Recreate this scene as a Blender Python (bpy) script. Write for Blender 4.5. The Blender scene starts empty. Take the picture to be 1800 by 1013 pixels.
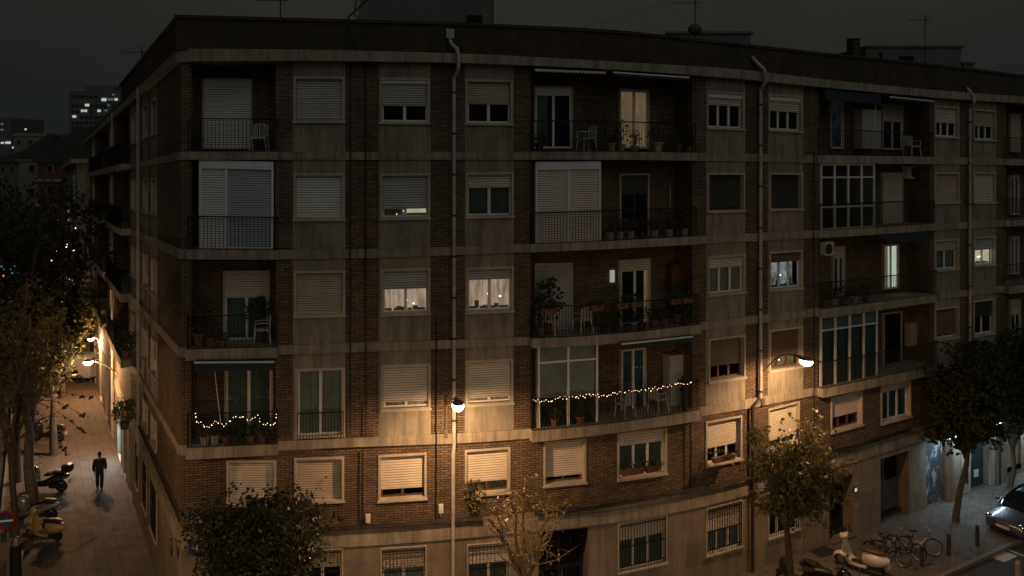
import bpy, math, random
from mathutils import Vector, Matrix
random.seed(7)
R=random.random
def ru(a,b): return random.uniform(a,b)
H=14.7; F=1500.; YH=275.
scene=bpy.context.scene; COL=scene.collection
PI=math.pi

# ------------------------------------------------------------ materials
def newmat(name):
    m=bpy.data.materials.new(name); m.use_nodes=True
    nt=m.node_tree
    for n in list(nt.nodes): nt.nodes.remove(n)
    out=nt.nodes.new('ShaderNodeOutputMaterial'); b=nt.nodes.new('ShaderNodeBsdfPrincipled')
    nt.links.new(b.outputs[0],out.inputs[0]); return m,nt,b,out
def mix(nt,f,a,b):
    n=nt.nodes.new('ShaderNodeMix'); n.data_type='RGBA'
    for k,v in ((0,f),(6,a),(7,b)):
        if hasattr(v,'is_linked') or hasattr(v,'links'): nt.links.new(v,n.inputs[k])
        else: n.inputs[k].default_value=v if k==0 else (v[0],v[1],v[2],1)
    return n.outputs[2]
def noise(nt,scale,detail=4,vec=None,stretch=None,rough=.6):
    tc=nt.nodes.new('ShaderNodeTexCoord'); v=tc.outputs['Object'] if vec is None else tc.outputs[vec]
    if stretch:
        mp=nt.nodes.new('ShaderNodeMapping'); mp.inputs['Scale'].default_value=stretch; nt.links.new(v,mp.inputs[0]); v=mp.outputs[0]
    n=nt.nodes.new('ShaderNodeTexNoise'); n.inputs['Scale'].default_value=scale; n.inputs['Detail'].default_value=detail
    n.inputs['Roughness'].default_value=rough
    nt.links.new(v,n.inputs['Vector']); return n.outputs[0]
def ramp(nt,inp,p0,p1,c0=(0,0,0),c1=(1,1,1)):
    r=nt.nodes.new('ShaderNodeValToRGB'); r.color_ramp.elements[0].position=p0; r.color_ramp.elements[1].position=p1
    r.color_ramp.elements[0].color=(*c0,1); r.color_ramp.elements[1].color=(*c1,1); nt.links.new(inp,r.inputs[0]); return r.outputs[0]
def bump(nt,b,h,st=.3,d=.01):
    n=nt.nodes.new('ShaderNodeBump'); n.inputs['Strength'].default_value=st; n.inputs['Distance'].default_value=d
    nt.links.new(h,n.inputs['Height']); nt.links.new(n.outputs[0],b.inputs['Normal'])
def simple(name,c,rough=.6,metal=0,var=.25,scale=6,coat=0,bumpst=0):
    m,nt,b,o=newmat(name)
    f=noise(nt,scale,5)
    f=ramp(nt,f,.3,.7)
    nt.links.new(mix(nt,f,[x*(1-var) for x in c],[min(1,x*(1+var)) for x in c]),b.inputs['Base Color'])
    b.inputs['Roughness'].default_value=rough; b.inputs['Metallic'].default_value=metal
    b.inputs['Coat Weight'].default_value=coat
    if bumpst: bump(nt,b,noise(nt,scale*6,3),bumpst)
    return m
def emis(name,c,s,c2=None,scale=3,stretch=None):
    m,nt,b,o=newmat(name); b.inputs['Base Color'].default_value=(*[x*.12 for x in c],1)
    b.inputs['Emission Strength'].default_value=s
    if c2:
        f=ramp(nt,noise(nt,scale,4,stretch=stretch),.35,.65); nt.links.new(mix(nt,f,c,c2),b.inputs['Emission Color'])
    else: b.inputs['Emission Color'].default_value=(*c,1)
    return m
def brick(name,c1,c2,mort,w=.26,h=.075,stain=.5):
    m,nt,b,o=newmat(name)
    tc=nt.nodes.new('ShaderNodeTexCoord')
    t=nt.nodes.new('ShaderNodeTexBrick'); t.inputs['Scale'].default_value=1
    t.inputs['Brick Width'].default_value=w; t.inputs['Row Height'].default_value=h
    t.inputs['Mortar Size'].default_value=.013; t.inputs['Mortar Smooth'].default_value=.2; t.inputs['Bias'].default_value=0
    t.inputs['Color1'].default_value=(*c1,1); t.inputs['Color2'].default_value=(*c2,1); t.inputs['Mortar'].default_value=(*mort,1)
    nt.links.new(tc.outputs['UV'],t.inputs['Vector'])
    n1=ramp(nt,noise(nt,.5,6),.3,.75); n2=ramp(nt,noise(nt,2.5,5,stretch=(1,1,.25)),.35,.7)
    c=mix(nt,n1,(1-stain*.6,)*3,(1.15,1.1,1.05)); 
    def mul(a,bb,f=1):
        n=nt.nodes.new('ShaderNodeMix'); n.data_type='RGBA'; n.blend_type='MULTIPLY'; n.inputs[0].default_value=f
        nt.links.new(a,n.inputs[6]); nt.links.new(bb,n.inputs[7]); return n.outputs[2]
    c=mul(t.outputs['Color'],c); c=mul(c,mix(nt,n2,(.7,.7,.7),(1.1,1.1,1.1)))
    nt.links.new(c,b.inputs['Base Color']); b.inputs['Roughness'].default_value=.9
    inv=nt.nodes.new('ShaderNodeMath'); inv.operation='SUBTRACT'; inv.inputs[0].default_value=1; nt.links.new(t.outputs['Fac'],inv.inputs[1])
    bump(nt,b,inv.outputs[0],.9,.012); return m
def stained(name,c,dirt=(.05,.045,.035),amt=.6,blocks=None,fine=9.):
    m,nt,b,o=newmat(name)
    streak=ramp(nt,noise(nt,1.6,6,stretch=(2.2,2.2,.35),rough=.7),.42,.72)
    blot=ramp(nt,noise(nt,.9,6,rough=.65),.35,.7); fi=noise(nt,fine,5)
    base=mix(nt,blot,[x*.72 for x in c],[x*1.1 for x in c])
    def mth(op,a,bv):
        n=nt.nodes.new('ShaderNodeMath'); n.operation=op
        nt.links.new(a,n.inputs[0]); 
        if isinstance(bv,(int,float)): n.inputs[1].default_value=bv
        else: nt.links.new(bv,n.inputs[1])
        return n.outputs[0]
    base=mix(nt,mth('MULTIPLY',streak,amt),base,dirt)
    st2=ramp(nt,noise(nt,1.0,5,stretch=(7,7,.55),rough=.6),.5,.68); st3=ramp(nt,noise(nt,1.3,5,stretch=(9,9,.6),rough=.6),.58,.7)
    base=mix(nt,mth('MULTIPLY',st2,amt*.75),base,[x*.8+.01 for x in dirt]); base=mix(nt,mth('MULTIPLY',st3,amt*.35),base,[min(1,x*1.35) for x in c])
    base=mix(nt,mth('MULTIPLY',fi,.35),base,[x*.55 for x in c])
    if blocks:
        tc=nt.nodes.new('ShaderNodeTexCoord'); t=nt.nodes.new('ShaderNodeTexBrick'); t.inputs['Scale'].default_value=1
        t.inputs['Brick Width'].default_value=blocks[0]; t.inputs['Row Height'].default_value=blocks[1]; t.inputs['Mortar Size'].default_value=.008
        t.inputs['Color1'].default_value=(.72,.72,.72,1); t.inputs['Color2'].default_value=(1.08,1.05,1,1); t.inputs['Mortar'].default_value=(.5,.45,.4,1)
        nt.links.new(tc.outputs['UV'],t.inputs['Vector'])
        n=nt.nodes.new('ShaderNodeMix'); n.data_type='RGBA'; n.blend_type='MULTIPLY'; n.inputs[0].default_value=.8
        nt.links.new(base,n.inputs[6]); nt.links.new(t.outputs['Color'],n.inputs[7]); base=n.outputs[2]
    nt.links.new(base,b.inputs['Base Color']); b.inputs['Roughness'].default_value=.85
    bump(nt,b,fi,.35,.01); return m
def glassm(name,tint=(.8,.9,.88),rough=.03):
    m=bpy.data.materials.new(name); m.use_nodes=True; nt=m.node_tree
    for n in list(nt.nodes): nt.nodes.remove(n)
    o=nt.nodes.new('ShaderNodeOutputMaterial'); mx=nt.nodes.new('ShaderNodeMixShader'); t=nt.nodes.new('ShaderNodeBsdfTransparent'); g=nt.nodes.new('ShaderNodeBsdfGlossy')
    fr=nt.nodes.new('ShaderNodeFresnel'); fr.inputs[0].default_value=1.5
    t.inputs[0].default_value=(*tint,1); g.inputs['Roughness'].default_value=rough
    nt.links.new(fr.outputs[0],mx.inputs[0]); nt.links.new(t.outputs[0],mx.inputs[1]); nt.links.new(g.outputs[0],mx.inputs[2]); nt.links.new(mx.outputs[0],o.inputs[0]); return m
def leafm(name,c1,c2,rough=.5,trans=.25):
    m,nt,b,o=newmat(name)
    f=ramp(nt,noise(nt,2.3,3),.35,.65); c=mix(nt,f,c1,c2)
    f2=ramp(nt,noise(nt,14,2),.3,.7); c=mix(nt,f2,c,[x*1.7 for x in c2])
    nt.links.new(c,b.inputs['Base Color']); b.inputs['Roughness'].default_value=rough
    tr=nt.nodes.new('ShaderNodeBsdfTranslucent'); nt.links.new(c,tr.inputs[0]); mx=nt.nodes.new('ShaderNodeMixShader'); mx.inputs[0].default_value=trans
    nt.links.new(b.outputs[0],mx.inputs[1]); nt.links.new(tr.outputs[0],mx.inputs[2]); nt.links.new(mx.outputs[0],o.inputs[0]); return m
M={}
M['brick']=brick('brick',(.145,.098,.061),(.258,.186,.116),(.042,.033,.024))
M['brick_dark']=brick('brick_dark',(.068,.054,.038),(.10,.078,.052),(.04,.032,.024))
M['panel']=stained('render_panel',(.36,.32,.245),amt=.62)
M['band']=stained('concrete_band',(.42,.37,.28),amt=.7)
M['plinth']=stained('stone_plinth',(.34,.28,.21),amt=.45,blocks=(1.5,.75))
M['frame_stone']=stained('window_surround',(.58,.51,.40),amt=.2)
M['shut']=simple('shutter_cream',(.62,.55,.44),.55,var=.12,scale=2)
M['shut_w']=simple('shutter_grey_white',(.64,.64,.59),.5,var=.1,scale=2)
M['shut_b']=simple('shutter_bluish',(.36,.39,.47),.5,var=.1,scale=2)
M['shut_brown']=simple('shutter_brown',(.16,.10,.06),.5,var=.2,scale=2)
M['shut_dark']=simple('shutter_dark_green',(.03,.035,.025),.5,var=.2,scale=2)
M['white']=simple('white_frame',(.70,.69,.67),.45,var=.08,scale=3)
M['wood']=simple('brown_wood',(.11,.058,.03),.5,var=.3,scale=8)
M['black']=simple('black_iron',(.018,.018,.018),.5,metal=.3,var=.3)
M['cable']=simple('black_cable',(.012,.012,.012),.7,var=.3)
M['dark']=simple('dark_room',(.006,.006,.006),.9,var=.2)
M['pipe']=simple('grey_pipe',(.44,.43,.39),.5,var=.25,scale=3)
M['pipe_dark']=simple('dark_pipe',(.03,.028,.026),.5,var=.25,scale=3)
M['glass']=glassm('window_glass')
M['curt']=simple('grey_curtain',(.36,.36,.33),.9,var=.2,scale=3)
M['curt_g']=simple('dim_green_curtain',(.15,.18,.165),.9,var=.2,scale=3)
M['lit_pink']=emis('lit_curtain_pink',(.42,.26,.18),.5,(.95,.64,.46),4.,(1.6,1.6,.3))
M['lit_warm']=emis('lit_curtain_warm',(.50,.29,.16),.2,(.8,.5,.29),6,(2,2,.2))
M['lit_cream']=emis('lit_cream',(.95,.8,.55),.55,(.75,.62,.42),4)
M['lit_white']=emis('lit_white',(.85,.88,.75),.62,(.7,.75,.62),4)
M['lit_cool']=emis('lit_cool',(.66,.67,.70),.42,(.05,.06,.07),3)
M['lit_blue']=emis('lit_blue',(.12,.15,.17),.05,(.02,.025,.03),2.2)
M['lit_dim']=emis('lit_dim_white',(.8,.85,.8),.35)
M['roomlamp']=emis('room_lamp',(1.,.85,.6),3.)
M['gap']=simple('shutter_gap',(.05,.045,.035),.8)
M['blue_fab']=simple('blue_awning_cloth',(.022,.035,.055),.8,var=.2)
M['green_fab']=simple('green_awning_cloth',(.015,.04,.035),.8,var=.2)
M['terra']=simple('terracotta',(.15,.075,.05),.75,var=.2,scale=12)
M['potc']=simple('pale_pot',(.30,.27,.22),.7,var=.2,scale=10)
M['plastic']=simple('white_plastic',(.46,.46,.43),.4,var=.06)
M['leaf']=leafm('dark_leaf',(.016,.026,.009),(.04,.056,.02))
M['leaf_d']=leafm('shaded_tree_leaf',(.010,.014,.005),(.030,.034,.014),.42,.12)  # leaf colour darkened so the front tree looks backlit
M['leaf_y']=leafm('autumn_or_lamplit_leaf',(.07,.062,.02),(.22,.175,.06),.4,.3)
M['leaf_m']=leafm('olive_leaf',(.028,.032,.011),(.12,.115,.042),.36,.3)
M['leaf_bg']=leafm('night_leaf',(.012,.02,.008),(.035,.045,.016),.55,.3)
M['bark']=simple('bark',(.085,.065,.045),.9,var=.45,scale=9,bumpst=.6)
M['bark_p']=simple('pale_bark',(.20,.155,.10),.9,var=.35,scale=7,bumpst=.6)
M['flower']=simple('red_flower',(.45,.03,.03),.6,var=.3)
M['metal']=simple('steel',(.35,.35,.36),.35,metal=.8,var=.15)
M['chrome']=simple('chrome',(.7,.7,.7),.15,metal=1,var=.05)
M['rubber']=simple('tyre_rubber',(.015,.015,.015),.8,var=.3)
M['seat']=simple('black_vinyl',(.02,.018,.016),.4,var=.2)
M['lampgrey']=simple('lamp_housing',(.22,.20,.18),.45,metal=.5,var=.15)
M['bulb']=emis('lit_lamp_bowl',(1.0,.74,.46),16.)
M['fairy']=emis('fairy_bulb',(1.0,.64,.33),4.)
M['skin']=simple('skin',(.42,.25,.17),.6,var=.1)

M['shut_2']=simple('shutter_aged_cream',(.45,.38,.29),.6,var=.2,scale=2)
M['shut_w2']=simple('shutter_grey',(.42,.42,.39),.55,var=.15,scale=2)
# ------------------------------------------------------------ mesh helpers
class MB:
    def __init__(s): s.v=[]; s.f=[]; s.m=[]; s.uv={}
    def face(s,pts,mat=0,uv=None):
        i=len(s.v); s.v+= [tuple(p) for p in pts]; s.f.append(tuple(range(i,i+len(pts)))); s.m.append(mat)
        if uv: s.uv[len(s.f)-1]=uv
    def hexa(s,p,mat=0,uv=None):
        # p: 8 points, bottom ring 0-3, top ring 4-7
        i=len(s.v); s.v+=[tuple(q) for q in p]
        for q in ((0,3,2,1),(4,5,6,7),(0,1,5,4),(1,2,6,5),(2,3,7,6),(3,0,4,7)):
            s.f.append(tuple(i+k for k in q)); s.m.append(mat)
    def box(s,x0,x1,y0,y1,z0,z1,mat=0,mx=None):
        p=[Vector(c) for c in ((x0,y0,z0),(x1,y0,z0),(x1,y1,z0),(x0,y1,z0),(x0,y0,z1),(x1,y0,z1),(x1,y1,z1),(x0,y1,z1))]
        if mx: p=[mx@q for q in p]
        s.hexa(p,mat)
    def tube(s,path,r,n=6,mat=0,cap=True):
        path=[Vector(p) for p in path]; rs=r if isinstance(r,(list,tuple)) else [r]*len(path)
        i0=len(s.v); prev=None
        for k,p in enumerate(path):
            a=path[max(0,k-1)]; b=path[min(len(path)-1,k+1)]; t=(b-a)
            if t.length<1e-9: t=Vector((0,0,1))
            t.normalize()
            if prev is None: u=t.cross(Vector((0,0,1)) if abs(t.z)<.9 else Vector((1,0,0))).normalized()
            else:
                u=prev-t*prev.dot(t)
                if u.length<1e-6: u=t.cross(Vector((1,0,0)))
                u.normalize()
            prev=u; w=t.cross(u)
            for j in range(n):
                a_=2*PI*j/n; s.v.append(tuple(p+(u*math.cos(a_)+w*math.sin(a_))*rs[k]))
        for k in range(len(path)-1):
            for j in range(n):
                a=i0+k*n+j; b=i0+k*n+(j+1)%n; s.f.append((a,b,b+n,a+n)); s.m.append(mat)
        if cap:
            s.f.append(tuple(i0+j for j in range(n))[::-1]); s.m.append(mat)
            e=i0+(len(path)-1)*n; s.f.append(tuple(e+j for j in range(n))); s.m.append(mat)
    def lathe(s,c,prof,n=12,mat=0,mx=None,sx=1,sy=1):
        c=Vector(c); i0=len(s.v)
        for r,z in prof:
            for j in range(n):
                a=2*PI*j/n; q=Vector((r*math.cos(a)*sx,r*math.sin(a)*sy,z))
                if mx: q=mx@q
                s.v.append(tuple(c+q))
        for k in range(len(prof)-1):
            for j in range(n):
                a=i0+k*n+j; b=i0+k*n+(j+1)%n; s.f.append((a,b,b+n,a+n)); s.m.append(mat)
        s.f.append(tuple(i0+j for j in range(n))[::-1]); s.m.append(mat)
        e=i0+(len(prof)-1)*n; s.f.append(tuple(e+j for j in range(n))); s.m.append(mat)
    def ball(s,c,r,n=8,mat=0,sc=(1,1,1),mx=None,lo=-90,hi=90):
        prof=[(max(.001,math.cos(math.radians(a)))*r,math.sin(math.radians(a))*r*sc[2]) for a in [lo+(hi-lo)*k/(n//2+2) for k in range(n//2+3)]]
        s.lathe(c,prof,n,mat,mx,sc[0],sc[1])
    def torus(s,c,ax,R_,r,n=24,k=6,mat=0):
        c=Vector(c); ax=Vector(ax).normalized(); u=ax.cross(Vector((0,0,1)) if abs(ax.z)<.9 else Vector((1,0,0))).normalized(); w=ax.cross(u); i0=len(s.v)
        for i in range(n):
            a=2*PI*i/n; d=u*math.cos(a)+w*math.sin(a)
            for j in range(k):
                b=2*PI*j/k; s.v.append(tuple(c+d*(R_+r*math.cos(b))+ax*r*math.sin(b)))
        for i in range(n):
            for j in range(k):
                s.f.append((i0+i*k+j,i0+((i+1)%n)*k+j,i0+((i+1)%n)*k+(j+1)%k,i0+i*k+(j+1)%k)); s.m.append(mat)
    def loft(s,rings,mat=0,close=True,caps=True):
        i0=len(s.v); n=len(rings[0])
        for r in rings: s.v+=[tuple(p) for p in r]
        for k in range(len(rings)-1):
            for j in range(n if close else n-1):
                a=i0+k*n+j; b=i0+k*n+(j+1)%n; s.f.append((a,b,b+n,a+n)); s.m.append(mat)
        if caps and close:
            s.f.append(tuple(i0+j for j in range(n))[::-1]); s.m.append(mat)
            e=i0+(len(rings)-1)*n; s.f.append(tuple(e+j for j in range(n))); s.m.append(mat)
    def leaf(s,p,d,sz,mat=0,w=.45):
        d=Vector(d).normalized(); q=Vector((ru(-1,1),ru(-1,1),ru(-1,1))); u=d.cross(q)
        if u.length<1e-4: return
        u.normalize(); u*=sz*w; n=d.cross(u).normalized()*sz*.15
        p=Vector(p); a=p; b=p+d*sz*.5+u+n; c=p+d*sz; e=p+d*sz*.5-u+n
        i=len(s.v); s.v+=[tuple(a),tuple(b),tuple(c),tuple(e)]; s.f+=[(i,i+1,i+2),(i,i+2,i+3)]; s.m+=[mat,mat]
    def build(s,name,mats,parent=None,smooth=False,kind=None,label=None,cat=None,group=None,sub=0):
        me=bpy.data.meshes.new(name); me.from_pydata(s.v,[],s.f)
        if not isinstance(mats,(list,tuple)): mats=[mats]
        for m in mats: me.materials.append(M[m] if isinstance(m,str) else m)
        me.polygons.foreach_set('material_index',s.m)
        if smooth: me.polygons.foreach_set('use_smooth',[True]*len(s.f))
        if s.uv:
            l=me.uv_layers.new(name='UVMap')
            for fi,uv in s.uv.items():
                pl=me.polygons[fi]
                for k,li in enumerate(pl.loop_indices): l.data[li].uv=uv[k]
        me.update()
        o=bpy.data.objects.new(name,me); COL.objects.link(o)
        if parent: o.parent=parent; o.matrix_parent_inverse=parent.matrix_world.inverted() if False else Matrix.Translation(-Vector(parent.get('_o',(0,0,0))))
        if smooth:
            try:
                md=o.modifiers.new('ws','EDGE_SPLIT'); md.split_angle=math.radians(40)
            except Exception: pass
        if sub:
            md=o.modifiers.new('sub','SUBSURF'); md.levels=sub; md.render_levels=sub
        if kind: o['kind']=kind
        tag(o,label,cat,group); return o
def tag(o,label=None,cat=None,group=None,kind=None):
    if label: o['label']=label
    if cat: o['category']=cat
    if group: o['group']=group
    if kind: o['kind']=kind
    return o
def thing(name,label,cat,loc=(0,0,0),group=None):
    """Empty at the thing's base; its parts are meshes in world coordinates, shifted back by the empty's location"""
    o=bpy.data.objects.new(name,None); o.empty_display_size=.3; COL.objects.link(o); o.location=loc; o['_o']=[float(x) for x in loc]
    return tag(o,label,cat,group)
def curve(xs,ys):
    n=len(xs); d=[(ys[i+1]-ys[i])/(xs[i+1]-xs[i]) for i in range(n-1)]
    t=[d[0]]+[(d[i-1]*(xs[i+1]-xs[i])+d[i]*(xs[i]-xs[i-1]))/(xs[i+1]-xs[i-1]) for i in range(1,n-1)]+[d[-1]]
    def f(x):
        if x<=xs[0]: return ys[0]+t[0]*(x-xs[0])
        if x>=xs[-1]: return ys[-1]+t[-1]*(x-xs[-1])
        i=0
        while x>xs[i+1]: i+=1
        h=xs[i+1]-xs[i]; s=(x-xs[i])/h
        return (2*s**3-3*s*s+1)*ys[i]+(s**3-2*s*s+s)*h*t[i]+(-2*s**3+3*s*s)*ys[i+1]+(s**3-s*s)*h*t[i+1]
    return f
# ------------------------------------------------------------ facade surfaces (plan curve x storey levels, in metres)
class Wall:
    def __init__(s,Dfn,zfn,u0,u1):
        s.D=Dfn; s.zf=zfn; s.u0=u0; s.u1=u1
        s.tab=[0.]; k=int(u0)
        while k<u1:
            s.tab.append(s.tab[-1]+(s.XY(k+1)-s.XY(k)).length); k+=1
    def XY(s,u): d=s.D(u); return Vector(((u-900)/F*d,d,0))
    def n(s,u):
        t=(s.XY(u+.5)-s.XY(u-.5)).normalized(); return Vector((t.y,-t.x,0))
    def z(s,u,v):
        k=int(math.floor(v)); k=max(0,min(11,k)); a=s.zf(k,u); b=s.zf(k+1,u); return a+(b-a)*(v-k)
    def P(s,u,v,o=0): return s.Pz(u,s.z(u,v),o)
    def Pz(s,u,z,o=0):
        p=s.XY(u)+s.n(u)*o; return Vector((p.x,p.y,z))
    def arc(s,u):
        x=u-s.u0; k=int(math.floor(x)); k=max(0,min(len(s.tab)-2,k)); return s.tab[k]+(s.tab[k+1]-s.tab[k])*(x-k)
    def conv(s,x,y,o=0):
        u=x
        for _ in range(14):
            p=s.XY(u)+s.n(u)*o; u+=(x-(900+F*p.x/p.y))*.8
        z=H+(YH-y)/F*p.y
        return u,s.vz(u,z)
    def vz(s,u,z):
        zs=[s.zf(k,u) for k in range(13)]
        for k in range(12):
            if z>=zs[k+1]: return k+(zs[k]-z)/(zs[k]-zs[k+1])
        return 12.+(zs[12]-z)/3.
    def strip(s,mb,u0,u1,v0,v1,o0,o1,mat=0,step=14,zo0=0,zo1=0):
        """box following the wall: u0..u1, from level v0 (top) to v1 (bottom), depth o0..o1"""
        n=max(1,int(math.ceil((u1-u0)/step)))
        us=[u0+(u1-u0)*k/n for k in range(n+1)]
        rings=[[s.Pz(u,s.z(u,v1)+zo1,o0),s.Pz(u,s.z(u,v1)+zo1,o1),s.Pz(u,s.z(u,v0)+zo0,o1),s.Pz(u,s.z(u,v0)+zo0,o0)] for u in us]
        i0=len(mb.f); mb.loft(rings,mat)
        fi=i0
        for k in range(n):
            for j in range(4):
                a=s.arc(us[k]); b=s.arc(us[k+1]); 
                za,zb=[(rings[k][j].z,rings[k][(j+1)%4].z)][0]
                mb.uv[fi]=((a,za),(a,zb),(b,zb),(b,za)) ; fi+=1
        mb.uv[fi]=[(p.x,p.z) for p in rings[0]][::-1]; mb.uv[fi+1]=[(p.x,p.z) for p in rings[-1]]
class Frame:
    """local metric frame on a wall: a along the wall, b up, c out"""
    def __init__(s,w,x0,y0,x1,y1,o=0):
        xm=(x0+x1)/2
        s.u0,_=w.conv(x0,y1,o); s.u1,_=w.conv(x1,y1,o); um,s.vb=w.conv(xm,y1,o); _,s.vt=w.conv(xm,y0,o)
        A=w.XY(s.u0)+w.n(s.u0)*o; B=w.XY(s.u1)+w.n(s.u1)*o
        s.ex=(B-A).normalized(); s.W=(B-A).length; s.c=Vector((s.ex.y,-s.ex.x,0))
        s.O=Vector((A.x,A.y,w.z(s.u0,s.vb))); s.sl=(w.z(s.u1,s.vb)-w.z(s.u0,s.vb))/s.W
        s.H=w.z(um,s.vt)-w.z(um,s.vb); s.w=w
    def p(s,a,b,c): return s.O+s.ex*a+s.c*c+Vector((0,0,b+s.sl*a))
    def box(s,mb,a0,a1,b0,b1,c0,c1,mat=0):
        mb.hexa([s.p(a0,b0,c1),s.p(a1,b0,c1),s.p(a1,b0,c0),s.p(a0,b0,c0),s.p(a0,b1,c1),s.p(a1,b1,c1),s.p(a1,b1,c0),s.p(a0,b1,c0)],mat)
    def sub(s,a0,a1,b0,b1,c):
        f=object.__new__(Frame); f.ex=s.ex; f.c=s.c; f.sl=s.sl; f.W=a1-a0; f.H=b1-b0; f.O=s.p(a0,b0,c); f.w=s.w; return f
def ring(fr,mb,t,c0,c1,tb=None,mat=0):
    tb=t if tb is None else tb
    fr.box(mb,0,t,tb,fr.H-t,c0,c1,mat); fr.box(mb,fr.W-t,fr.W,tb,fr.H-t,c0,c1,mat)
    fr.box(mb,0,fr.W,fr.H-t,fr.H,c0,c1,mat); fr.box(mb,0,fr.W,0,tb,c0,c1,mat)
def shutter(fr,frac,mat,parent,pitch=.072,bow=0):
    """roller shutter hanging from the top of frame fr, covering frac of its height"""
    if mat=='shut' and R()<.35: mat='shut_2'
    if mat=='shut_w' and R()<.35: mat='shut_w2'
    mb=MB(); h=fr.H*frac; n=max(1,int(h/pitch)); sk=ru(-.012,.012) if frac<.95 else 0
    def c(b,a): return bow*math.sin(b*5+a*2)
    for k in range(n):
        b1=fr.H-k*h/n; b0=fr.H-(k+1)*h/n; bm=b0+.017
        mb.face([fr.p(0,bm,.012),fr.p(fr.W,bm,.012),fr.p(fr.W,b1,0),fr.p(0,b1,0)])
        mb.face([fr.p(0,b0,-.004),fr.p(fr.W,b0,-.004),fr.p(fr.W,bm,-.004),fr.p(0,bm,-.004)],1); mb.face([fr.p(0,bm,-.004),fr.p(fr.W,bm,-.004),fr.p(fr.W,bm,.012),fr.p(0,bm,.012)],1)
    fr.box(mb,0,fr.W,fr.H-h-.03,fr.H-h+.001,-.01,.016)
    if frac<.99:
        for a in (.12,fr.W-.15): fr.box(mb,a,a+.03,fr.H-h-.015,fr.H-h+.025,.017,.03,0)
    mb.build('shutter',[mat,'gap'],parent)
def curtain(fr,mat,parent,c,part=1.,amp=.025,gap=None):
    mb=MB(); n=max(8,int(fr.W/.045)); pts=[]
    ph=ru(0,6)
    rng=[(0,fr.W)] if not gap else [(0,fr.W*gap[0]),(fr.W*gap[1],fr.W)]
    for a0,a1 in rng:
        m=max(4,int(n*(a1-a0)/fr.W)); prev=None
        for k in range(m+1):
            a=a0+(a1-a0)*k/m; cc=c+amp*math.sin(k*1.4+ph)+amp*.5*math.sin(k*.53+ph)
            t=(fr.p(a,0,cc),fr.p(a,fr.H*part,cc))
            if prev: mb.face([prev[0],t[0],t[1],prev[1]])
            prev=t
    mb.build('curtain',mat,parent,smooth=True)
def sashes(fr,n,parent,c=0.,mat='white',fw=.05,mw=.045,glass='glass',rows=None):
    """casement frames and their panes; fr = frame of the whole sash opening"""
    mb=MB(); ring(fr,mb,fw,c-.03,c+.02)
    xs=[fw+(fr.W-2*fw)*k/n for k in range(n+1)]
    for k in range(1,n): fr.box(mb,xs[k]-mw,xs[k]+mw,fw,fr.H-fw,c-.028,c+.025)
    if rows:
        for r_ in rows: fr.box(mb,fw,fr.W-fw,fr.H*r_-.03,fr.H*r_+.03,c-.026,c+.022)
    mb.build('sash',mat,parent)
    g=MB()
    g.face([fr.p(fw,fw,c-.01),fr.p(fr.W-fw,fw,c-.01),fr.p(fr.W-fw,fr.H-fw,c-.01),fr.p(fw,fr.H-fw,c-.01)])
    g.build('pane',glass,parent)
def roomthings(sf,parent,c,seed=0):
    """things standing behind the glass of a lit room"""
    rs=random.Random(seed); mb=MB()
    for k in range(4):
        a=rs.uniform(.12,.88)*sf.W; h=rs.uniform(.10,.3)*sf.H; w_=rs.uniform(.03,.10)
        sf.box(mb,a-w_,a+w_,.06,h,c-.01-.01*k,c-.004-.01*k)
    sf.box(mb,.05,sf.W-.05,.04,.11,c-.06,c-.05)
    mb.build('furniture','curt_g',parent)
    l=MB()
    for k in range(2): l.ball(sf.p(rs.uniform(.2,.8)*sf.W,rs.uniform(.15,.45)*sf.H,c-.03),.028,8,sc=(1.3,.5,1))
    l.build('room_lamp','roomlamp',parent)
def bars(fr,parent,c=.02,pitch=.11,rows=(.1,.5,.93),name='grille'):
    mb=MB(); n=int(fr.W/pitch)
    for k in range(n+1):
        a=.02+(fr.W-.04)*k/n; fr.box(mb,a-.008,a+.008,0,fr.H,c,c+.016)
    for r_ in rows: fr.box(mb,0,fr.W,fr.H*r_-.012,fr.H*r_+.012,c-.004,c+.022)
    mb.build(name,'black',parent)
# ------------------------------------------------------------ the front facade (curved in plan) and the side street facade
UX=[318,560,930,1050,1300,1440,1640,1790,1900]
Dfront=curve(UX,[25.15,25.85,26.85,27.5,30.06,32.06,35.95,39.6,43.2])
LX=[318,560,930,1050,1300,1440,1640,1790]
LV=[[33,39,51,57,82,97,117,135],
    [88,90,102,109,125,141,160,171],
    [110,109,117,123,141,155,173,183],
    [267,267,267,267,270,273,276,280],
    [281,281,281,281,284,287,289,291],
    [438,439,429,424,411,405,393,386],
    [455,455,443,438,425,418,405,397],
    [611,605,592,586,558,541,516,499],
    [628,621,606,600,572,555,527,511],
    [783,772,753,742,704,680,639,611],
    [800,788,770,757,720,693,653,624],
    [928,929,901,890,846,803,744,702]]
LC=[curve(LX,r) for r in LV]
def zfront(k,u):
    if k>=12: return 0.
    return H+(YH-LC[k](u))/F*Dfront(u)
FRONT=Wall(Dfront,zfront,300,1900)
CU=318.
SL=.037
def Dleft(x): return 4.326/(.56+(x-900)/F)
zc=[zfront(k,CU) for k in range(13)]
def zleft(k,u): return zc[k]-SL*(Dleft(u)-25.15)
LEFT=Wall(Dleft,zleft,146,330)
LEFT.u1=318

B=thing('apartment_building','long curved brick apartment block with pale concrete floor bands and roller shuttered windows','building',(0,27,0))
wallmats=['brick','panel','plinth','brick_dark']
holes={'F':[], 'L':[]}
def in_hole(hs,u,v):
    for h in hs:
        if h[0]<u<h[1] and h[2]<v<h[3]: return True
    return False

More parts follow.
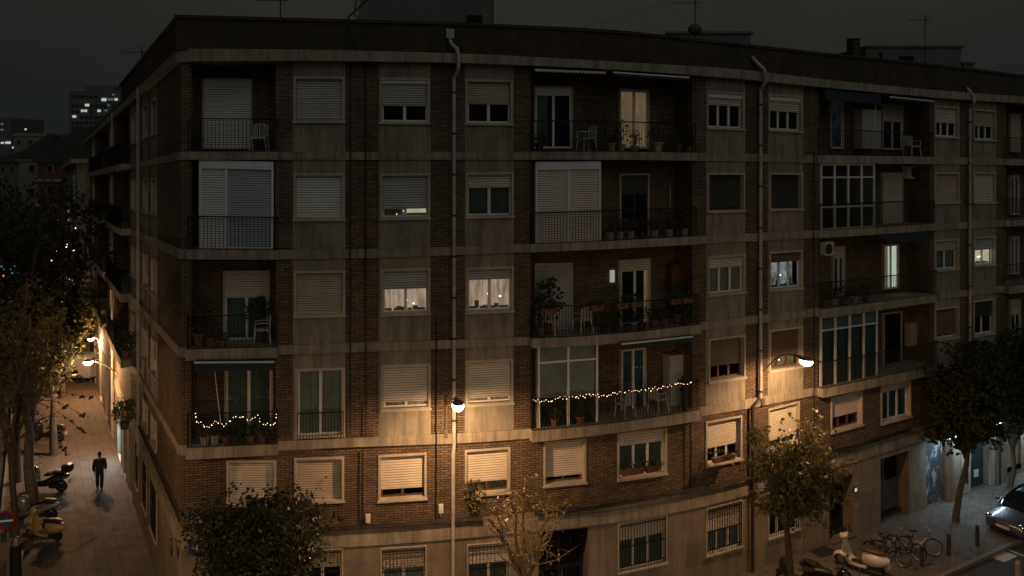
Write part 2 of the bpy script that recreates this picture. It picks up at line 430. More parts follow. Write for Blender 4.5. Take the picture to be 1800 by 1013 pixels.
# ---- window builder
lab_n=0
def window(w,x0,y0,x1,y1,shut=0.,smat='shut',n=2,fmat='white',curt=None,cgap=None,boxtop=0,rev=.17,bar=False,surr='frame_stone',door=False,name='window',hole=True,label=None,st=.07,lit=None):
    fr=Frame(w,x0,y0,x1,y1)
    key='F' if w is FRONT else 'L'
    if hole:
        ppu=(fr.u1-fr.u0)/fr.W; du=.035*ppu; vpm=(fr.vb-fr.vt)/fr.H*.035
        holes[key].append((fr.u0+du,fr.u1-du,fr.vt+vpm,fr.vb-vpm))
    mb=MB(); ring(fr,mb,st,-rev-.03,.03,tb=st)
    o=mb.build(name,surr,B,label=label)
    if not door:
        s=MB(); fr.box(s,-.03,fr.W+.03,-.015,.045,.031,.075); s.build('sill',surr,o)
    inn=fr.sub(st,fr.W-st,st,fr.H-st,0)
    if boxtop:
        s=MB(); inn.box(s,0,inn.W,inn.H-boxtop,inn.H,-.10,-.02); s.build('shutter_box','white',o)
        inn=inn.sub(0,inn.W,0,inn.H-boxtop,0)
    if shut>0:
        shutter(inn.sub(.005,inn.W-.005,0,inn.H,-rev+.08),shut,smat,o)
    if shut<.985:
        sf=inn.sub(.005,inn.W-.005,.005,max(.2,inn.H*(1-shut)+.12),-rev+.03) if not door else inn.sub(.005,inn.W-.005,.005,inn.H*(1-shut)+.1*(shut>0),-rev+.03)
        sashes(sf,n,o,mat=fmat)
        if curt: curtain(sf.sub(0,sf.W,0,sf.H,-.12 if curt.startswith('lit') else -.07),curt,o,0,gap=cgap)
        if (curt or '').startswith('lit') or (lit and lit!='door_glow'): roomthings(sf,o,-.05,int(x0))
        if lit:
            s=MB(); sf.box(s,0,sf.W,0,sf.H,-.34,-.30); s.build('lit_interior',lit,o)
    if bar: bars(fr.sub(.03,fr.W-.03,.03,fr.H-.03,0),o,c=.01)
    return o,fr

W=lambda *a,**k: window(FRONT,*a,**k)
# storey 5
W(516,135,606,216,shut=.95,smat='shut_w')
W(667,137,755,218,shut=.56,smat='shut_w',boxtop=.10)
W(818,140,901,220,shut=.52,smat='shut',boxtop=.0)
W(1242,161,1308,228,shut=.22,smat='shut',n=3,boxtop=.16)
W(1350,167,1410,232,shut=.33,smat='shut',n=3,boxtop=.16)
W(1643,187,1685,243,shut=.5,smat='shut',n=3)
W(1711,193,1750,248,shut=.52,smat='shut',n=3)
# storey 4
W(516,305,606,388,shut=.99,smat='shut_w')
W(668,305,756,386,shut=.78,smat='shut_w',curt='curt',cgap=(.52,.98),lit='lit_cream')
W(818,303,903,383,shut=.30,smat='shut',curt='curt_g')
W(1243,304,1309,373,shut=.92,smat='shut_dark',fmat='wood',rev=.25)
W(1352,304,1411,370,shut=.97,smat='shut_dark',fmat='wood',rev=.25)
W(1643,303,1686,358,shut=.99,smat='shut')
W(1711,303,1750,358,shut=.99,smat='shut')
# storey 3
W(517,476,607,557,shut=.92,smat='shut')
W(669,472,756,554,shut=.42,smat='shut_w',curt='lit_pink')
W(819,469,903,550,shut=.24,smat='shut_w',curt='lit_pink')
W(1244,448,1310,518,shut=.28,smat='shut',n=3,curt='curt')
W(1352,441,1411,510,shut=.24,smat='shut_brown',n=3,fmat='white',lit='lit_cool',surr='frame_stone')
W(1643,421,1685,476,shut=.32,smat='shut_w',curt='curt')
W(1711,416,1750,468,shut=.42,smat='shut_w',curt='lit_cream')
# storey 2
W(519,647,607,770,shut=0,n=2,curt='curt',door=True)
W(670,640,757,721,shut=.84,smat='shut',curt='curt')
W(819,632,902,712,shut=.86,smat='shut',curt='curt')
W(1245,592,1310,669,shut=.66,smat='shut_brown',n=3,fmat='wood',rev=.24)
W(1352,577,1411,650,shut=.68,smat='shut_brown',n=3,fmat='wood',rev=.24,curt='lit_warm')
W(1643,540,1685,597,shut=.88,smat='shut_brown',rev=.2)
W(1711,527,1748,590,shut=.45,smat='shut_dark',n=2)
# storey 1
W(398,809,486,890,shut=.99,smat='shut')
W(517,804,605,884,shut=.99,smat='shut',rev=.24)
W(665,798,750,880,shut=.78,smat='shut',fmat='wood',rev=.22)
W(817,788,897,870,shut=.74,smat='shut',fmat='wood',rev=.22,curt='curt')
W(955,774,1030,853,shut=.84,smat='shut',fmat='wood',rev=.24)
W(1085,757,1172,840,shut=.25,smat='shut',n=3,curt='curt_g')
W(1240,736,1304,815,shut=.62,smat='shut',n=3,rev=.2)
W(1350,712,1405,786,shut=.8,smat='shut')
W(1460,692,1516,755,shut=.62,smat='shut',n=3,fmat='wood',rev=.24)
W(1548,672,1601,740,shut=.18,smat='shut',n=3,boxtop=.0,curt='curt_g',rev=.2)
W(1643,655,1682,712,shut=.3,smat='shut',n=2)
W(1712,640,1748,694,shut=.4,smat='shut',n=2)
# ground storey, barred
W(530,965,603,1045,shut=.4,smat='shut',bar=True,st=.04)
W(669,961,750,1048,shut=.42,smat='shut',bar=True,st=.04,curt='curt')
W(821,954,897,1042,shut=.4,smat='shut',bar=True,st=.04,curt='curt_g')
W(1086,912,1172,1000,shut=.36,smat='shut',n=3,bar=True,st=.04,curt='curt_g')
W(1241,886,1305,970,shut=.5,smat='shut',n=3,bar=True,st=.04,curt='curt')
W(1350,858,1405,940,shut=.3,smat='shut_brown',n=3,bar=True,st=.04)
W(400,960,486,1052,shut=.5,smat='shut',bar=True,st=.04)

# small railing of the french window
def railing(w,pts_u,v,o,h,parent,pitch=.11,zo=.06,name='railing',bar=.009):
    """railing along list of (u,o) stations, feet at level v"""
    mb=MB()
    for (ua,oa),(ub,ob) in zip(pts_u[:-1],pts_u[1:]):
        A=w.Pz(ua,w.z(ua,v),oa); Bp=w.Pz(ub,w.z(ub,v),ob); L=(Bp-A).length; n=max(1,int(round(L/pitch)))
        m=max(1,int(abs(ub-ua)/20)); rail=[]
        for k in range(m+1):
            t=k/m; u=ua+(ub-ua)*t; oo=oa+(ob-oa)*t; rail.append(w.Pz(u,w.z(u,v),oo))
        for dz,r_ in ((h,.02),(.02,.012)): mb.tube([q+Vector((0,0,zo+dz)) for q in rail],r_,5)
        for k in range(n+1):
            t=k/n; u=ua+(ub-ua)*t; oo=oa+(ob-oa)*t; q=w.Pz(u,w.z(u,v),oo)+Vector((0,0,zo))
            mb.tube([q+Vector((0,0,.02)),q+Vector((0,0,h))],bar,4,cap=False)
    return mb.build(name,'black',parent)
railing(FRONT,[(523,0.08),(604,.08)],9.,.08,.80,B,zo=.02,pitch=.09)

# ---- balcony bays
def bay(w,xa,xb,k,top_k,key='F',depth=.95,slab=.30,rail=None,rail_h=.98):
    """recessed balcony: hole in wall rows between level top_k and k"""
    ua=xa; ub=xb
    holes[key].append((ua,ub,top_k,float(k)))
    mb=MB(); n=max(1,int((ub-ua)/14)); us=[ua+(ub-ua)*i/n for i in range(n+1)]
    for a,b in zip(us[:-1],us[1:]):
        pa,pb=w.arc(a),w.arc(b); z=[w.z(a,k),w.z(b,k),w.z(b,top_k),w.z(a,top_k)]
        mb.face([w.Pz(a,z[0],-depth),w.Pz(b,z[1],-depth),w.Pz(b,z[2],-depth),w.Pz(a,z[3],-depth)],0,[(pa,z[0]),(pb,z[1]),(pb,z[2]),(pa,z[3])])
        mb.face([w.Pz(a,z[3],-depth),w.Pz(b,z[2],-depth),w.Pz(b,z[2],0),w.Pz(a,z[3],0)],1,[(pa,0),(pb,0),(pb,1),(pa,1)])
        mb.face([w.Pz(a,z[0],0),w.Pz(b,z[1],0),w.Pz(b,z[1],-depth),w.Pz(a,z[0],-depth)],1,[(pa,0),(pb,0),(pb,1),(pa,1)])
    for u in (ua,ub):
        z0,z1=w.z(u,k),w.z(u,top_k)
        mb.face([w.Pz(u,z0,0),w.Pz(u,z0,-depth),w.Pz(u,z1,-depth),w.Pz(u,z1,0)],0,[(0,z0),(depth,z0),(depth,z1),(0,z1)])
    mb.build('balcony_recess',['brick','panel'],B)
    s=MB(); w.strip(s,ua-6,ub+6,k,k+1,.05,slab,zo0=.0,zo1=-.04 if k>5 else 0)
    o=s.build('balcony','band',B)
    if rail is None: rail=[(ua-4,.06),(ua-4,slab-.05),(ub+4,slab-.05),(ub+4,.06)]
    if rail: railing(w,rail,k,0,rail_h,o,zo=.0)
    return o
RB={}
bays=[(336,484),(936,1217),(1440,1634),(1768,1846)]
for bi,(xa,xb) in enumerate(bays):
    for fl,(tk,k) in enumerate(((2,3),(4,5),(6,7),(8,9))):
        sl=.12 if fl==0 else (.16 if fl==1 else .32)
        RB[(bi,5-fl)]=bay(FRONT,xa,xb,k,tk,slab=sl)
D_=-.95
def bdoor(x0,y0,x1,y1,o=D_,shut=0,smat='shut',n=2,fmat='white',curt=None,lit=None,boxtop=0,name='balcony_door',rows=None,cgap=None):
    """door or glazed unit standing in front of a surface at offset o"""
    fr=Frame(FRONT,x0,y0,x1,y1,o)
    mb=MB(); ring(fr,mb,.06,.01,.13,tb=.03)
    ob=mb.build(name,fmat if name!='balcony_door' else 'frame_stone',B)
    inn=fr.sub(.06,fr.W-.06,.03,fr.H-.06,.03)
    if boxtop:
        s=MB(); inn.box(s,0,inn.W,inn.H-boxtop,inn.H,.0,.075); s.build('shutter_box',fmat,ob); inn=inn.sub(0,inn.W,0,inn.H-boxtop,0)
    if shut>0: shutter(inn.sub(0,inn.W,0,inn.H,.065),shut,smat,ob)
    if shut<.98:
        sf=inn.sub(0,inn.W,0,inn.H*(1-shut)+.05*(shut>0),.04)
        sashes(sf,n,ob,mat=fmat,rows=rows)
        if curt: curtain(sf,curt,ob,-.035,amp=.008,gap=cgap)
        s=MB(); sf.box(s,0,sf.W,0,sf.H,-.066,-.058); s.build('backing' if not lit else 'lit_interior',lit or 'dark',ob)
    return ob,fr
# bay 1
bdoor(357,139,444,262,shut=.99,smat='shut_w')
# flush shuttered enclosure of storey 4
def enclosure(x0,y0,x1,y1,o,ncol,shut=0,smat='shut_w',rows=None,curt=None,boxtop=.16,fmat='white',dep=.8,colsplit=None,blind=0):
    fr=Frame(FRONT,x0,y0,x1,y1,o)
    mb=MB(); ring(fr,mb,.07,-.05,.03,tb=.05)
    xs=colsplit or [k/ncol for k in range(1,ncol)]
    for t in xs: fr.box(mb,fr.W*t-.04,fr.W*t+.04,.05,fr.H-.07,-.045,.035)
    if boxtop: fr.box(mb,.07,fr.W-.07,fr.H-.07-boxtop,fr.H-.07,-.04,.06)
    for r_ in (rows or []): fr.box(mb,.07,fr.W-.07,fr.H*r_-.03,fr.H*r_+.03,-.04,.032)
    # side cheeks back to the recess wall
    fr.box(mb,0,.05,.0,fr.H,-dep,-.052); fr.box(mb,fr.W-.05,fr.W,.0,fr.H,-dep,-.052)
    ob=mb.build('glazed_enclosure',fmat,B)
    inn=fr.sub(.07,fr.W-.07,.05,fr.H-.07-boxtop,0)
    ed=[0]+[ (t*fr.W-.07)/inn.W for t in xs]+[1]
    for i,(a,b) in enumerate(zip(ed[:-1],ed[1:])):
        sf=inn.sub(inn.W*a+.04*(i>0),inn.W*b-.04*(b<1),0,inn.H,-.01)
        if shut>0: shutter(sf,shut if not isinstance(shut,list) else shut[i],smat if not isinstance(smat,list) else smat[i],ob)
    if not shut or (not isinstance(shut,list) and shut<.9):
        g=MB(); g.face([inn.p(0,0,-.02),inn.p(inn.W,0,-.02),inn.p(inn.W,inn.H,-.02),inn.p(0,inn.H,-.02)]); g.build('pane','glass',ob)
        if curt: curtain(inn.sub(0,inn.W,inn.H*.0,inn.H,-.06),curt,ob,-.08,amp=.015)
        if blind:
            s=MB(); f2=inn.sub(.02,inn.W-.02,inn.H*(1-blind),inn.H,-.07); f2.box(s,0,f2.W,0,f2.H,-.01,0); s.build('blind','curt',ob)
    return ob,fr
enclosure(350,283,481,437,.02,2,shut=.995,smat=['shut_w','shut_b'],boxtop=.17,colsplit=[.36])
bdoor(393,475,475,597,shut=.36,smat='shut',curt='curt_g',cgap=(.45,.5))
bdoor(395,640,481,782,shut=0,curt='curt_g')
# bay 2
bdoor(937,152,1005,262,boxtop=.2,cgap=(.35,.99),curt='curt_g')
bdoor(1085,157,1138,262,curt='lit_warm',boxtop=.0)
enclosure(941,284,1056,426,.0,2,shut=.995,smat='shut',boxtop=.18)
bdoor(1086,305,1138,418,shut=.3,smat='shut_dark',fmat='shut_dark')
bdoor(938,462,1005,590,shut=.99,smat='shut_w')
bdoor(1086,455,1140,570,shut=.15,smat='shut',curt='lit_warm',cgap=(.02,.86))
enclosure(945,604,1051,757,.0,2,rows=[.80],blind=.62,boxtop=.0)
bdoor(1088,610,1133,722,lit='lit_blue')
# bay 3
bdoor(1456,172,1479,262,lit='lit_blue',n=1); bdoor(1547,184,1583,264,shut=.35,smat='shut')
enclosure(1442,288,1537,402,.0,4,rows=[.34,.79],curt=None,boxtop=.0)
bdoor(1547,303,1583,392,shut=.99,smat='shut')
bdoor(1460,433,1481,520,shut=.2,smat='shut',curt='curt_g'); bdoor(1549,428,1576,508,curt='lit_white',cgap=(.02,.38),lit='lit_warm')
enclosure(1442,548,1542,676,.0,4,rows=[.79],curt='curt_g',blind=.2,boxtop=.0)
bdoor(1549,548,1581,645,shut=.0,fmat='shut_dark',n=1)
# bay 4
bdoor(1772,200,1790,268,shut=.99); bdoor(1772,308,1788,378,curt='lit_blue',lit='lit_cool'); bdoor(1772,415,1788,482,curt='curt'); bdoor(1772,525,1790,590,shut=.4)

# ---- entrance doors and shop fronts at street level
def entrance(x0,y0,x1,y1,mat,name,rev=.55,kind='door',step=True):
    fr=Frame(FRONT,x0,y0,x1,y1); holes['F'].append((fr.u0,fr.u1,fr.vt,fr.vb+.05))
    mb=MB()
    for a0,a1,b0,b1 in ((-.0,.001,0,fr.H),(fr.W-.001,fr.W,0,fr.H)): fr.box(mb,a0,a1,b0,b1,-rev,.0,0)
    fr.box(mb,0,fr.W,fr.H,fr.H+.02,-rev,.0); 
    o=mb.build(name,'plinth',B)
    inn=fr.sub(.01,fr.W-.01,.12 if step else 0,fr.H,-rev+.05)
    d=MB()
    if kind=='door':
        ring(inn,d,.08,-.03,.03); inn.box(d,inn.W*.5-.04,inn.W*.5+.04,.08,inn.H-.08,-.03,.03)
        n=int(inn.W/.13)
        for k in range(1,n):
            a=inn.W*k/n; inn.box(d,a-.012,a+.012,.08,inn.H-.08,-.01,.015)
        inn.box(d,.08,inn.W-.08,inn.H*.48,inn.H*.52,-.02,.025); inn.box(d,.08,inn.W-.08,.08,.5,-.02,.02)
        d.build('door_leaf',mat,o)
        g=MB(); g.face([inn.p(.08,.5,-.02),inn.p(inn.W-.08,.5,-.02),inn.p(inn.W-.08,inn.H-.08,-.02),inn.p(.08,inn.H-.08,-.02)]); g.build('pane','glass',o)
        h=MB(); h.tube([inn.p(inn.W*.5+.09,.9,.06),inn.p(inn.W*.5+.09,1.3,.06)],.02,6); h.build('door_handle','metal',o)
    elif kind=='panel':
        ring(inn,d,.07,-.03,.03); inn.box(d,inn.W*.42,inn.W*.46,.07,inn.H-.07,-.03,.03)
        inn.box(d,.07,inn.W-.07,.07,inn.H*.55,-.03,.0); inn.box(d,.07,inn.W*.42,inn.H*.55,inn.H*.6,-.03,.02)
        d.build('door_leaf',mat,o)
        g=MB(); g.face([inn.p(.08,inn.H*.55,-.02),inn.p(inn.W-.08,inn.H*.55,-.02),inn.p(inn.W-.08,inn.H-.08,-.02),inn.p(.08,inn.H-.08,-.02)]); g.build('pane','glass',o)
    else: shutter(inn,.995,mat,o,pitch=.13)
    if step:
        s=MB(); fr.box(s,0,fr.W,0,.12,-rev,.16); s.build('doorstep','plinth',o)
    return o,fr
M['grey_door']=simple('grey_metal_door',(.10,.11,.11),.45,metal=.3,var=.25,scale=3)
M['green_shut']=simple('green_roller',(.03,.05,.055),.5,metal=.2,var=.25,scale=3)
def graffiti():
    m,nt,b,o=newmat('graffiti_shutter')
    f=ramp(nt,noise(nt,1.6,6,stretch=(1.6,1.6,.7),rough=.75),.52,.56)
    nt.links.new(mix(nt,f,(.07,.08,.09),(.42,.43,.44)),b.inputs['Base Color']); b.inputs['Roughness'].default_value=.5; return m
M['graf']=graffiti()
entrance(947,932,1034,1092,'black','entrance')
entrance(1458,838,1500,951,'black','entrance')
entrance(1548,800,1598,921,'grey_door','entrance',kind='panel')
entrance(1628,775,1662,891,'graf','shop_shutter',rev=.2,kind='shut',step=False)
entrance(1706,742,1736,858,'green_shut','shop_shutter',rev=.25,kind='shut',step=False)
M['shop_glow']=emis('shop_display',(.5,.38,.24),.12,(.35,.28,.2),4)
o,fr=entrance(1765,720,1795,822,'shop_glow','shop_shutter',rev=.2,kind='shut',step=False)
o,fr=entrance(1808,700,1836,805,'green_shut','shop_shutter',rev=.2,kind='shut',step=False)

# ---- side street facade: windows in pairs, french balconies
WL=lambda *a,**k: window(LEFT,*a,**k)
def yl(u,v): # photo row of a level on the side wall
    return YH-(LEFT.z(u,v)-H)*F/Dleft(u)
def leftwin(x0,x1,k0,f0,f1,**kw):
    """k0: level index of ceiling; f0,f1 fractions of the storey for head and sill"""
    um=(x0+x1)/2; ya=yl(um,k0)+(yl(um,k0+1)-yl(um,k0))*f0; yb=yl(um,k0)+(yl(um,k0+1)-yl(um,k0))*f1
    window(LEFT,x0,ya,x1,yb,**kw)
for k0 in (2,4,6,8,10):
    f0,f1=(.18,.68)
    for (a,b) in ((266,276),(251.5,260.5),(239.5,246),(231,237)):
        leftwin(a,b,k0,f0,f1,shut=random.choice((.3,.6,.99,.99)),smat=random.choice(('shut','shut_w')),n=1,st=.05,
                curt=('lit_pink' if (k0,a)==(6,239.5) else 'curt'))
    for (a,b) in ((194.5,199.5),(163,166.2)):
        leftwin(a,b,k0,f0,f1,shut=random.choice((.3,.6,.99)),smat='shut',n=1,st=.05)
def leftbay(ua,ub,k,tk,doorx):
    bay(LEFT,ua,ub,k,tk,key='L',depth=.8,slab=.45,rail=None)
    for a,b,lit in doorx:
        um=(a+b)/2
        fr=Frame(LEFT,a,yl(um,tk)+(yl(um,k)-yl(um,tk))*.2,b,yl(um,k)-2,-.8)
        mb=MB(); ring(fr,mb,.07,0.01,.1); o=mb.build('balcony_door','white',B); sf=fr.sub(.07,fr.W-.07,.07,fr.H-.07,.03)
        s=MB(); sf.box(s,0,sf.W,0,sf.H,0,.03); s.build('pane' ,lit or 'curt_g',o)
for tk,k in ((2,3),(4,5),(6,7),(8,9)):
    leftbay(204.,226.,k,tk,[(217,222,'lit_white' if k==5 else None),(208,212,None)])
    leftbay(171.,189.5,k,tk,[(180,184,'lit_blue' if k==5 else None),(174.5,177,'lit_cool' if k==3 else None)])
# street level openings on the side wall
def leftopen(x0,x1,ya,yb,mat,name='window',bar=True,shut=.99,**kw):
    return window(LEFT,x0,ya,x1,yb,shut=shut,smat=mat,n=1,st=.04,bar=bar,name=name,**kw)
for (a,b) in ((265,276),(251,258.5),(238.5,244)):
    um=(a+b)/2; y0=yl(um,11)+(yl(um,12)-yl(um,11))*.14; y1=yl(um,11)+(yl(um,12)-yl(um,11))*.68
    leftopen(a,b,y0,y1,'shut_dark')
for (a,b,m_) in ((227.5,233,'shut_dark'),(218,222.5,'shut_brown'),(196,200,'shut_dark'),(186,190,'shut_brown'),(176,180,'shut_dark'),(166,169,'shut_dark')):
    um=(a+b)/2; leftopen(a,b,yl(um,11)+(yl(um,12)-yl(um,11))*.15,yl(um,12)-2,m_,name='entrance',bar=False,door=True)
M['door_glow']=emis('lit_doorway',(.55,.78,.9),2.2)
for (a,b) in ((207.5,213.5),):
    um=(a+b)/2; leftopen(a,b,yl(um,11)+(yl(um,12)-yl(um,11))*.12,yl(um,12)-2,'shut_w',name='entrance',bar=False,door=True,shut=.0,lit='door_glow')

# ---- walls with openings
def wallrow(mb,w,key,ua,ub,va,vb,matf,step=12):
    hs=[h for h in holes[key] if h[3]>va+1e-3 and h[2]<vb-1e-3 and h[1]>ua and h[0]<ub]
    us={ua,ub}; n=int((ub-ua)/step)
    for k in range(1,n): us.add(ua+(ub-ua)*k/n)
    for h in hs: us|={max(ua,h[0]),min(ub,h[1])}
    us|={x for x in PANELX if ua<x<ub} if key=='F' else {x for x in PANELL if ua<x<ub}
    us=sorted(us); vs={va,vb}
    for h in hs: vs|={max(va,h[2]),min(vb,h[3])}
    vs=sorted(vs)
    for a,b in zip(us[:-1],us[1:]):
        if b-a<1e-4: continue
        for c,d in zip(vs[:-1],vs[1:]):
            um,vm=(a+b)/2,(c+d)/2
            if in_hole(hs,um,vm): continue
            za,zb,zc_,zd=w.z(a,d),w.z(b,d),w.z(b,c),w.z(a,c); A,Bq=w.arc(a),w.arc(b)
            mb.face([w.Pz(a,za),w.Pz(b,zb),w.Pz(b,zc_),w.Pz(a,zd)],matf(um,vm),[(A,za),(Bq,zb),(Bq,zc_),(A,zd)])
PANS=[(515,607),(666,757),(817,903),(1241,1310),(1350,1412),(1642,1687),(1710,1751)]
PANELX=[x for p in PANS for x in p]
PANSL=[(265,277),(251,261),(238.5,247),(230,237.5),(193,200.5),(162,167)]
PANELL=[x for p in PANSL for x in p]
def mf(um,vm):
    if vm>11: return 2
    if vm<10 and any(a<um<b for a,b in PANS): return 1
    return 0
def ml(um,vm):
    if vm>11: return 2
    if vm<10 and any(a<um<b for a,b in PANSL): return 1
    return 0
mb=MB()
for va,vb in ((2,3),(4,5),(6,7),(8,9),(10,11),(11,12.1)):
    wallrow(mb,FRONT,'F',318,1850,va,vb,mf)
    wallrow(mb,LEFT,'L',150,318,va,vb,ml,step=6)
for k in (3,5,7,9):   # behind the bands
    wallrow(mb,FRONT,'F',318,1850,k,k+1,lambda a,b:1,step=20); wallrow(mb,LEFT,'L',150,318,k,k+1,lambda a,b:1,step=12)
mb.build('wall',wallmats,B)
# dark inner wall that closes the rooms behind the windows
mb=MB()
for w,ua,ub,st_ in ((FRONT,330,1850,20),(LEFT,152,312,6)):
    n=int((ub-ua)/st_)
    for i in range(n):
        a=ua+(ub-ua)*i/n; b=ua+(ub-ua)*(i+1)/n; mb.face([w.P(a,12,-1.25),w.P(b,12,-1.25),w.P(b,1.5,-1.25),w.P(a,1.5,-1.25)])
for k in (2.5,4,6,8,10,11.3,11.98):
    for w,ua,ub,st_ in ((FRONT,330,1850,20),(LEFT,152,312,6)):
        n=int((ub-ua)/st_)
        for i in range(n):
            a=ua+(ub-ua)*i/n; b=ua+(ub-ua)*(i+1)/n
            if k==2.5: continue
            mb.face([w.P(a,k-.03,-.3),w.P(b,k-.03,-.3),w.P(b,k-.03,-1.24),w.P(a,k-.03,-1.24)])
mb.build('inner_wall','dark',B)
# floor bands, cornice, plinth ledge, parapet
for k in (3,5,7,9):
    mb=MB(); FRONT.strip(mb,318,1850,k,k+1,-.02,.05,step=14); LEFT.strip(mb,150,317.9,k,k+1,-.02,.05,step=6); mb.build('floor_band','band',B)
mb=MB(); FRONT.strip(mb,335,1850,1,2,0,.32); FRONT.strip(mb,318,334.9,1.05,2,0,.06); LEFT.strip(mb,150,317.9,1.05,2,0,.12,step=6)
mb.build('cornice','band',B)
mb=MB(); FRONT.strip(mb,318,1850,11.06,11.17,.001,.05); LEFT.strip(mb,150,317.9,11.06,11.17,.001,.05,step=6); mb.build('plinth_ledge','band',B)
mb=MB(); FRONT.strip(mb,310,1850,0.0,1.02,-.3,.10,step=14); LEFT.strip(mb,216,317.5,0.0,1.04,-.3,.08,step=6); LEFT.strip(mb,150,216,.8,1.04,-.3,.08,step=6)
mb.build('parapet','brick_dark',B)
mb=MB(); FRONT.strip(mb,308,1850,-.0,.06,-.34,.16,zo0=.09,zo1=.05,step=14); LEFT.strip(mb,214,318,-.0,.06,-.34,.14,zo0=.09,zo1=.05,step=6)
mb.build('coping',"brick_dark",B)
# flat roof and back so that the block is solid
mb=MB(); pts=[FRONT.P(u,1,-.2) for u in range(318,1851,20)]; far=[Vector((pts[-1].x-14,pts[-1].y+16,pts[-1].z)),Vector((-8,60,pts[0].z-1)),LEFT.P(152,1.2,-.2)]
lp=[LEFT.P(u,1,-.2) for u in range(152,310,6)]
c0=Vector((2,45,pts[0].z))
loop=pts+far[:2]+lp
for a,b in zip(loop,loop[1:]+loop[:1]): mb.face([a,b,c0])
mb.build('roof','pipe_dark',B)
# ------------------------------------------------------------ things on the facade
def wp(w,x,y,o):
    u,v=w.conv(x,y,o); return w.P(u,v,o)
def wtube(w,pts,r,name,mat,label,cat,group=None,n=6,parent=None,smooth=True):
    mb=MB(); mb.tube([wp(w,*p) for p in pts],r,n); return mb.build(name,mat,parent,smooth=smooth,label=label,cat=cat,group=group)
def vline(w,x,ya,yb,o,r,name,mat,label,cat,group=None,wob=0.,n=5,x2=None,parent=None):
    k=max(3,int(abs(yb-ya)/12)); x2=x if x2 is None else x2
    pts=[(x+(x2-x)*i/k+ru(-wob,wob),ya+(yb-ya)*i/k,o+ru(0,.01)) for i in range(k+1)]
    return wtube(w,pts,r,name,mat,label,cat,group,n,parent)
# rain pipes are parts of the building; each has clamps
def downpipe(w,top,ymid,xb,yb,r=.062,o=.14):
    mb=MB(); pts=[wp(w,x,y,oo) for x,y,oo in top]+[wp(w,top[-1][0]+(xb-top[-1][0])*0,y,o) for y in range(int(top[-1][1])+30,int(ymid),40)]+[wp(w,top[-1][0],ymid,o)]
    mb.tube(pts,r,8); p=mb.build('rain_pipe','pipe',B,smooth=True)
    m2=MB(); m2.tube([wp(w,top[-1][0],ymid,o),wp(w,(xb+top[-1][0])/2,ymid+8,o),wp(w,xb,ymid+16,o),wp(w,xb,yb,o)],r*.95,8); m2.build('lower_pipe','pipe_dark' if w is FRONT and xb>1200 else 'pipe',p,smooth=True)
    for y in range(int(top[-1][1])+25,int(ymid),72):
        m3=MB(); a=wp(w,top[-1][0],y,o); m3.tube([a-Vector((0,0,.03)),a+Vector((0,0,.03))],r*1.25,8); m3.build('pipe_clamp','pipe_dark',p)
    return p
p=downpipe(FRONT,[(790,66,.14),(794,78,.20),(803,86,.44),(806,98,.48),(806,118,.46),(803,128,.3),(798,138,.14)],785,796.5,1060)
mb=MB(); fr=Frame(FRONT,784,52,798,68,.1); fr.box(mb,0,fr.W,0,fr.H,0,.14); mb.build('rain_hopper','pipe',p)
p=downpipe(FRONT,[(1322,100,.14),(1330,110,.25),(1343,122,.45),(1346,134,.48),(1346,143,.46),(1341,151,.3),(1337,159,.14)],700,1323,1004)
p=downpipe(FRONT,[(1700,155,.14),(1706,162,.3),(1712,170,.45),(1712,180,.46),(1705,190,.14)],600,1700,850)
mb=MB(); mb.tube([LEFT.Pz(249,LEFT.z(249,1.1),.14),LEFT.Pz(249,LEFT.z(249,11.2),.14)],.055,8); mb.build('rain_pipe','pipe',B,smooth=True)
mb=MB(); mb.tube([LEFT.Pz(202,LEFT.z(202,1.1),.14),LEFT.Pz(202,LEFT.z(202,11.5),.14)],.055,8); mb.build('rain_pipe','pipe',B,smooth=True)
CG='black cables running down the brick front'
vline(FRONT,624,62,100,.12,.022,'cable','cable','black cable bending over the cornice and running down to the lowest band','cable',CG)
for x,ya,yb,lb in ((616,100,762,'black cable between the first and second window columns, the left one of a close pair'),
                (643,62,768,'thicker black cable right of the pair partner, beside the second window column'),
                (767,560,922,'thin black cable left of the long grey rain pipe on the lower storeys'),
                (935,108,768,'black cable running down along the left edge of the wide balconies'),
                (1214,268,864,'black cable at the right end of the wide balconies down to the plinth'),
                (637,792,930,'thick black conduit dropping from the lowest band to the plinth near the meter box'),
                (803,700,788,'short cable right beside the grey rain pipe next to the street lamp'),
                (1431,268,790,'thin dark cable left of the glazed balcony bay')):
    vline(FRONT,x,ya,yb,.09,.028 if x in (637,1214) else .02,'cable','cable',lb,'cable',wob=.6)
def hcable(pts,o,r,label):
    mb=MB(); 
    for j in range(3 if r>.02 else 1):
        P=[]
        for i in range(len(pts)-1):
            for t in range(6):
                f=t/6; P.append(wp(FRONT,pts[i][0]+(pts[i+1][0]-pts[i][0])*f,pts[i][1]+(pts[i+1][1]-pts[i][1])*f+ru(-1,1)+j*2.4-2,o+j*.02))
        mb.tube(P,r,5)
    mb.build('cable_bundle','cable',None,label=label,cat='cable',smooth=True)
hcable([(322,930),(420,932),(560,931),(640,926),(700,922),(790,915),(860,911)],.10,.024,'bundle of black cables sagging along the top of the plinth on the left half')
hcable([(940,903),(1040,893),(1130,878),(1200,865),(1290,847),(1400,815)],.10,.024,'bundle of black cables along the top of the plinth right of the sparse tree')
hcable([(1440,800),(1500,787),(1560,767),(1610,753)],.10,.024,'drooping black cables above the metal doors at the right')
hcable([(500,793),(640,789),(780,784),(925,775)],.03,.012,'thin cable under the lowest concrete band on the left half')
mb=MB(); mb.tube([wp(LEFT,x,yl(x,10.93),.12) for x in (316,300,285,270,255,240,228)],.04,6); mb.build('cable_bundle','cable',None,label='thick cable running along the side street wall above the tall barred openings',cat='cable',smooth=True)
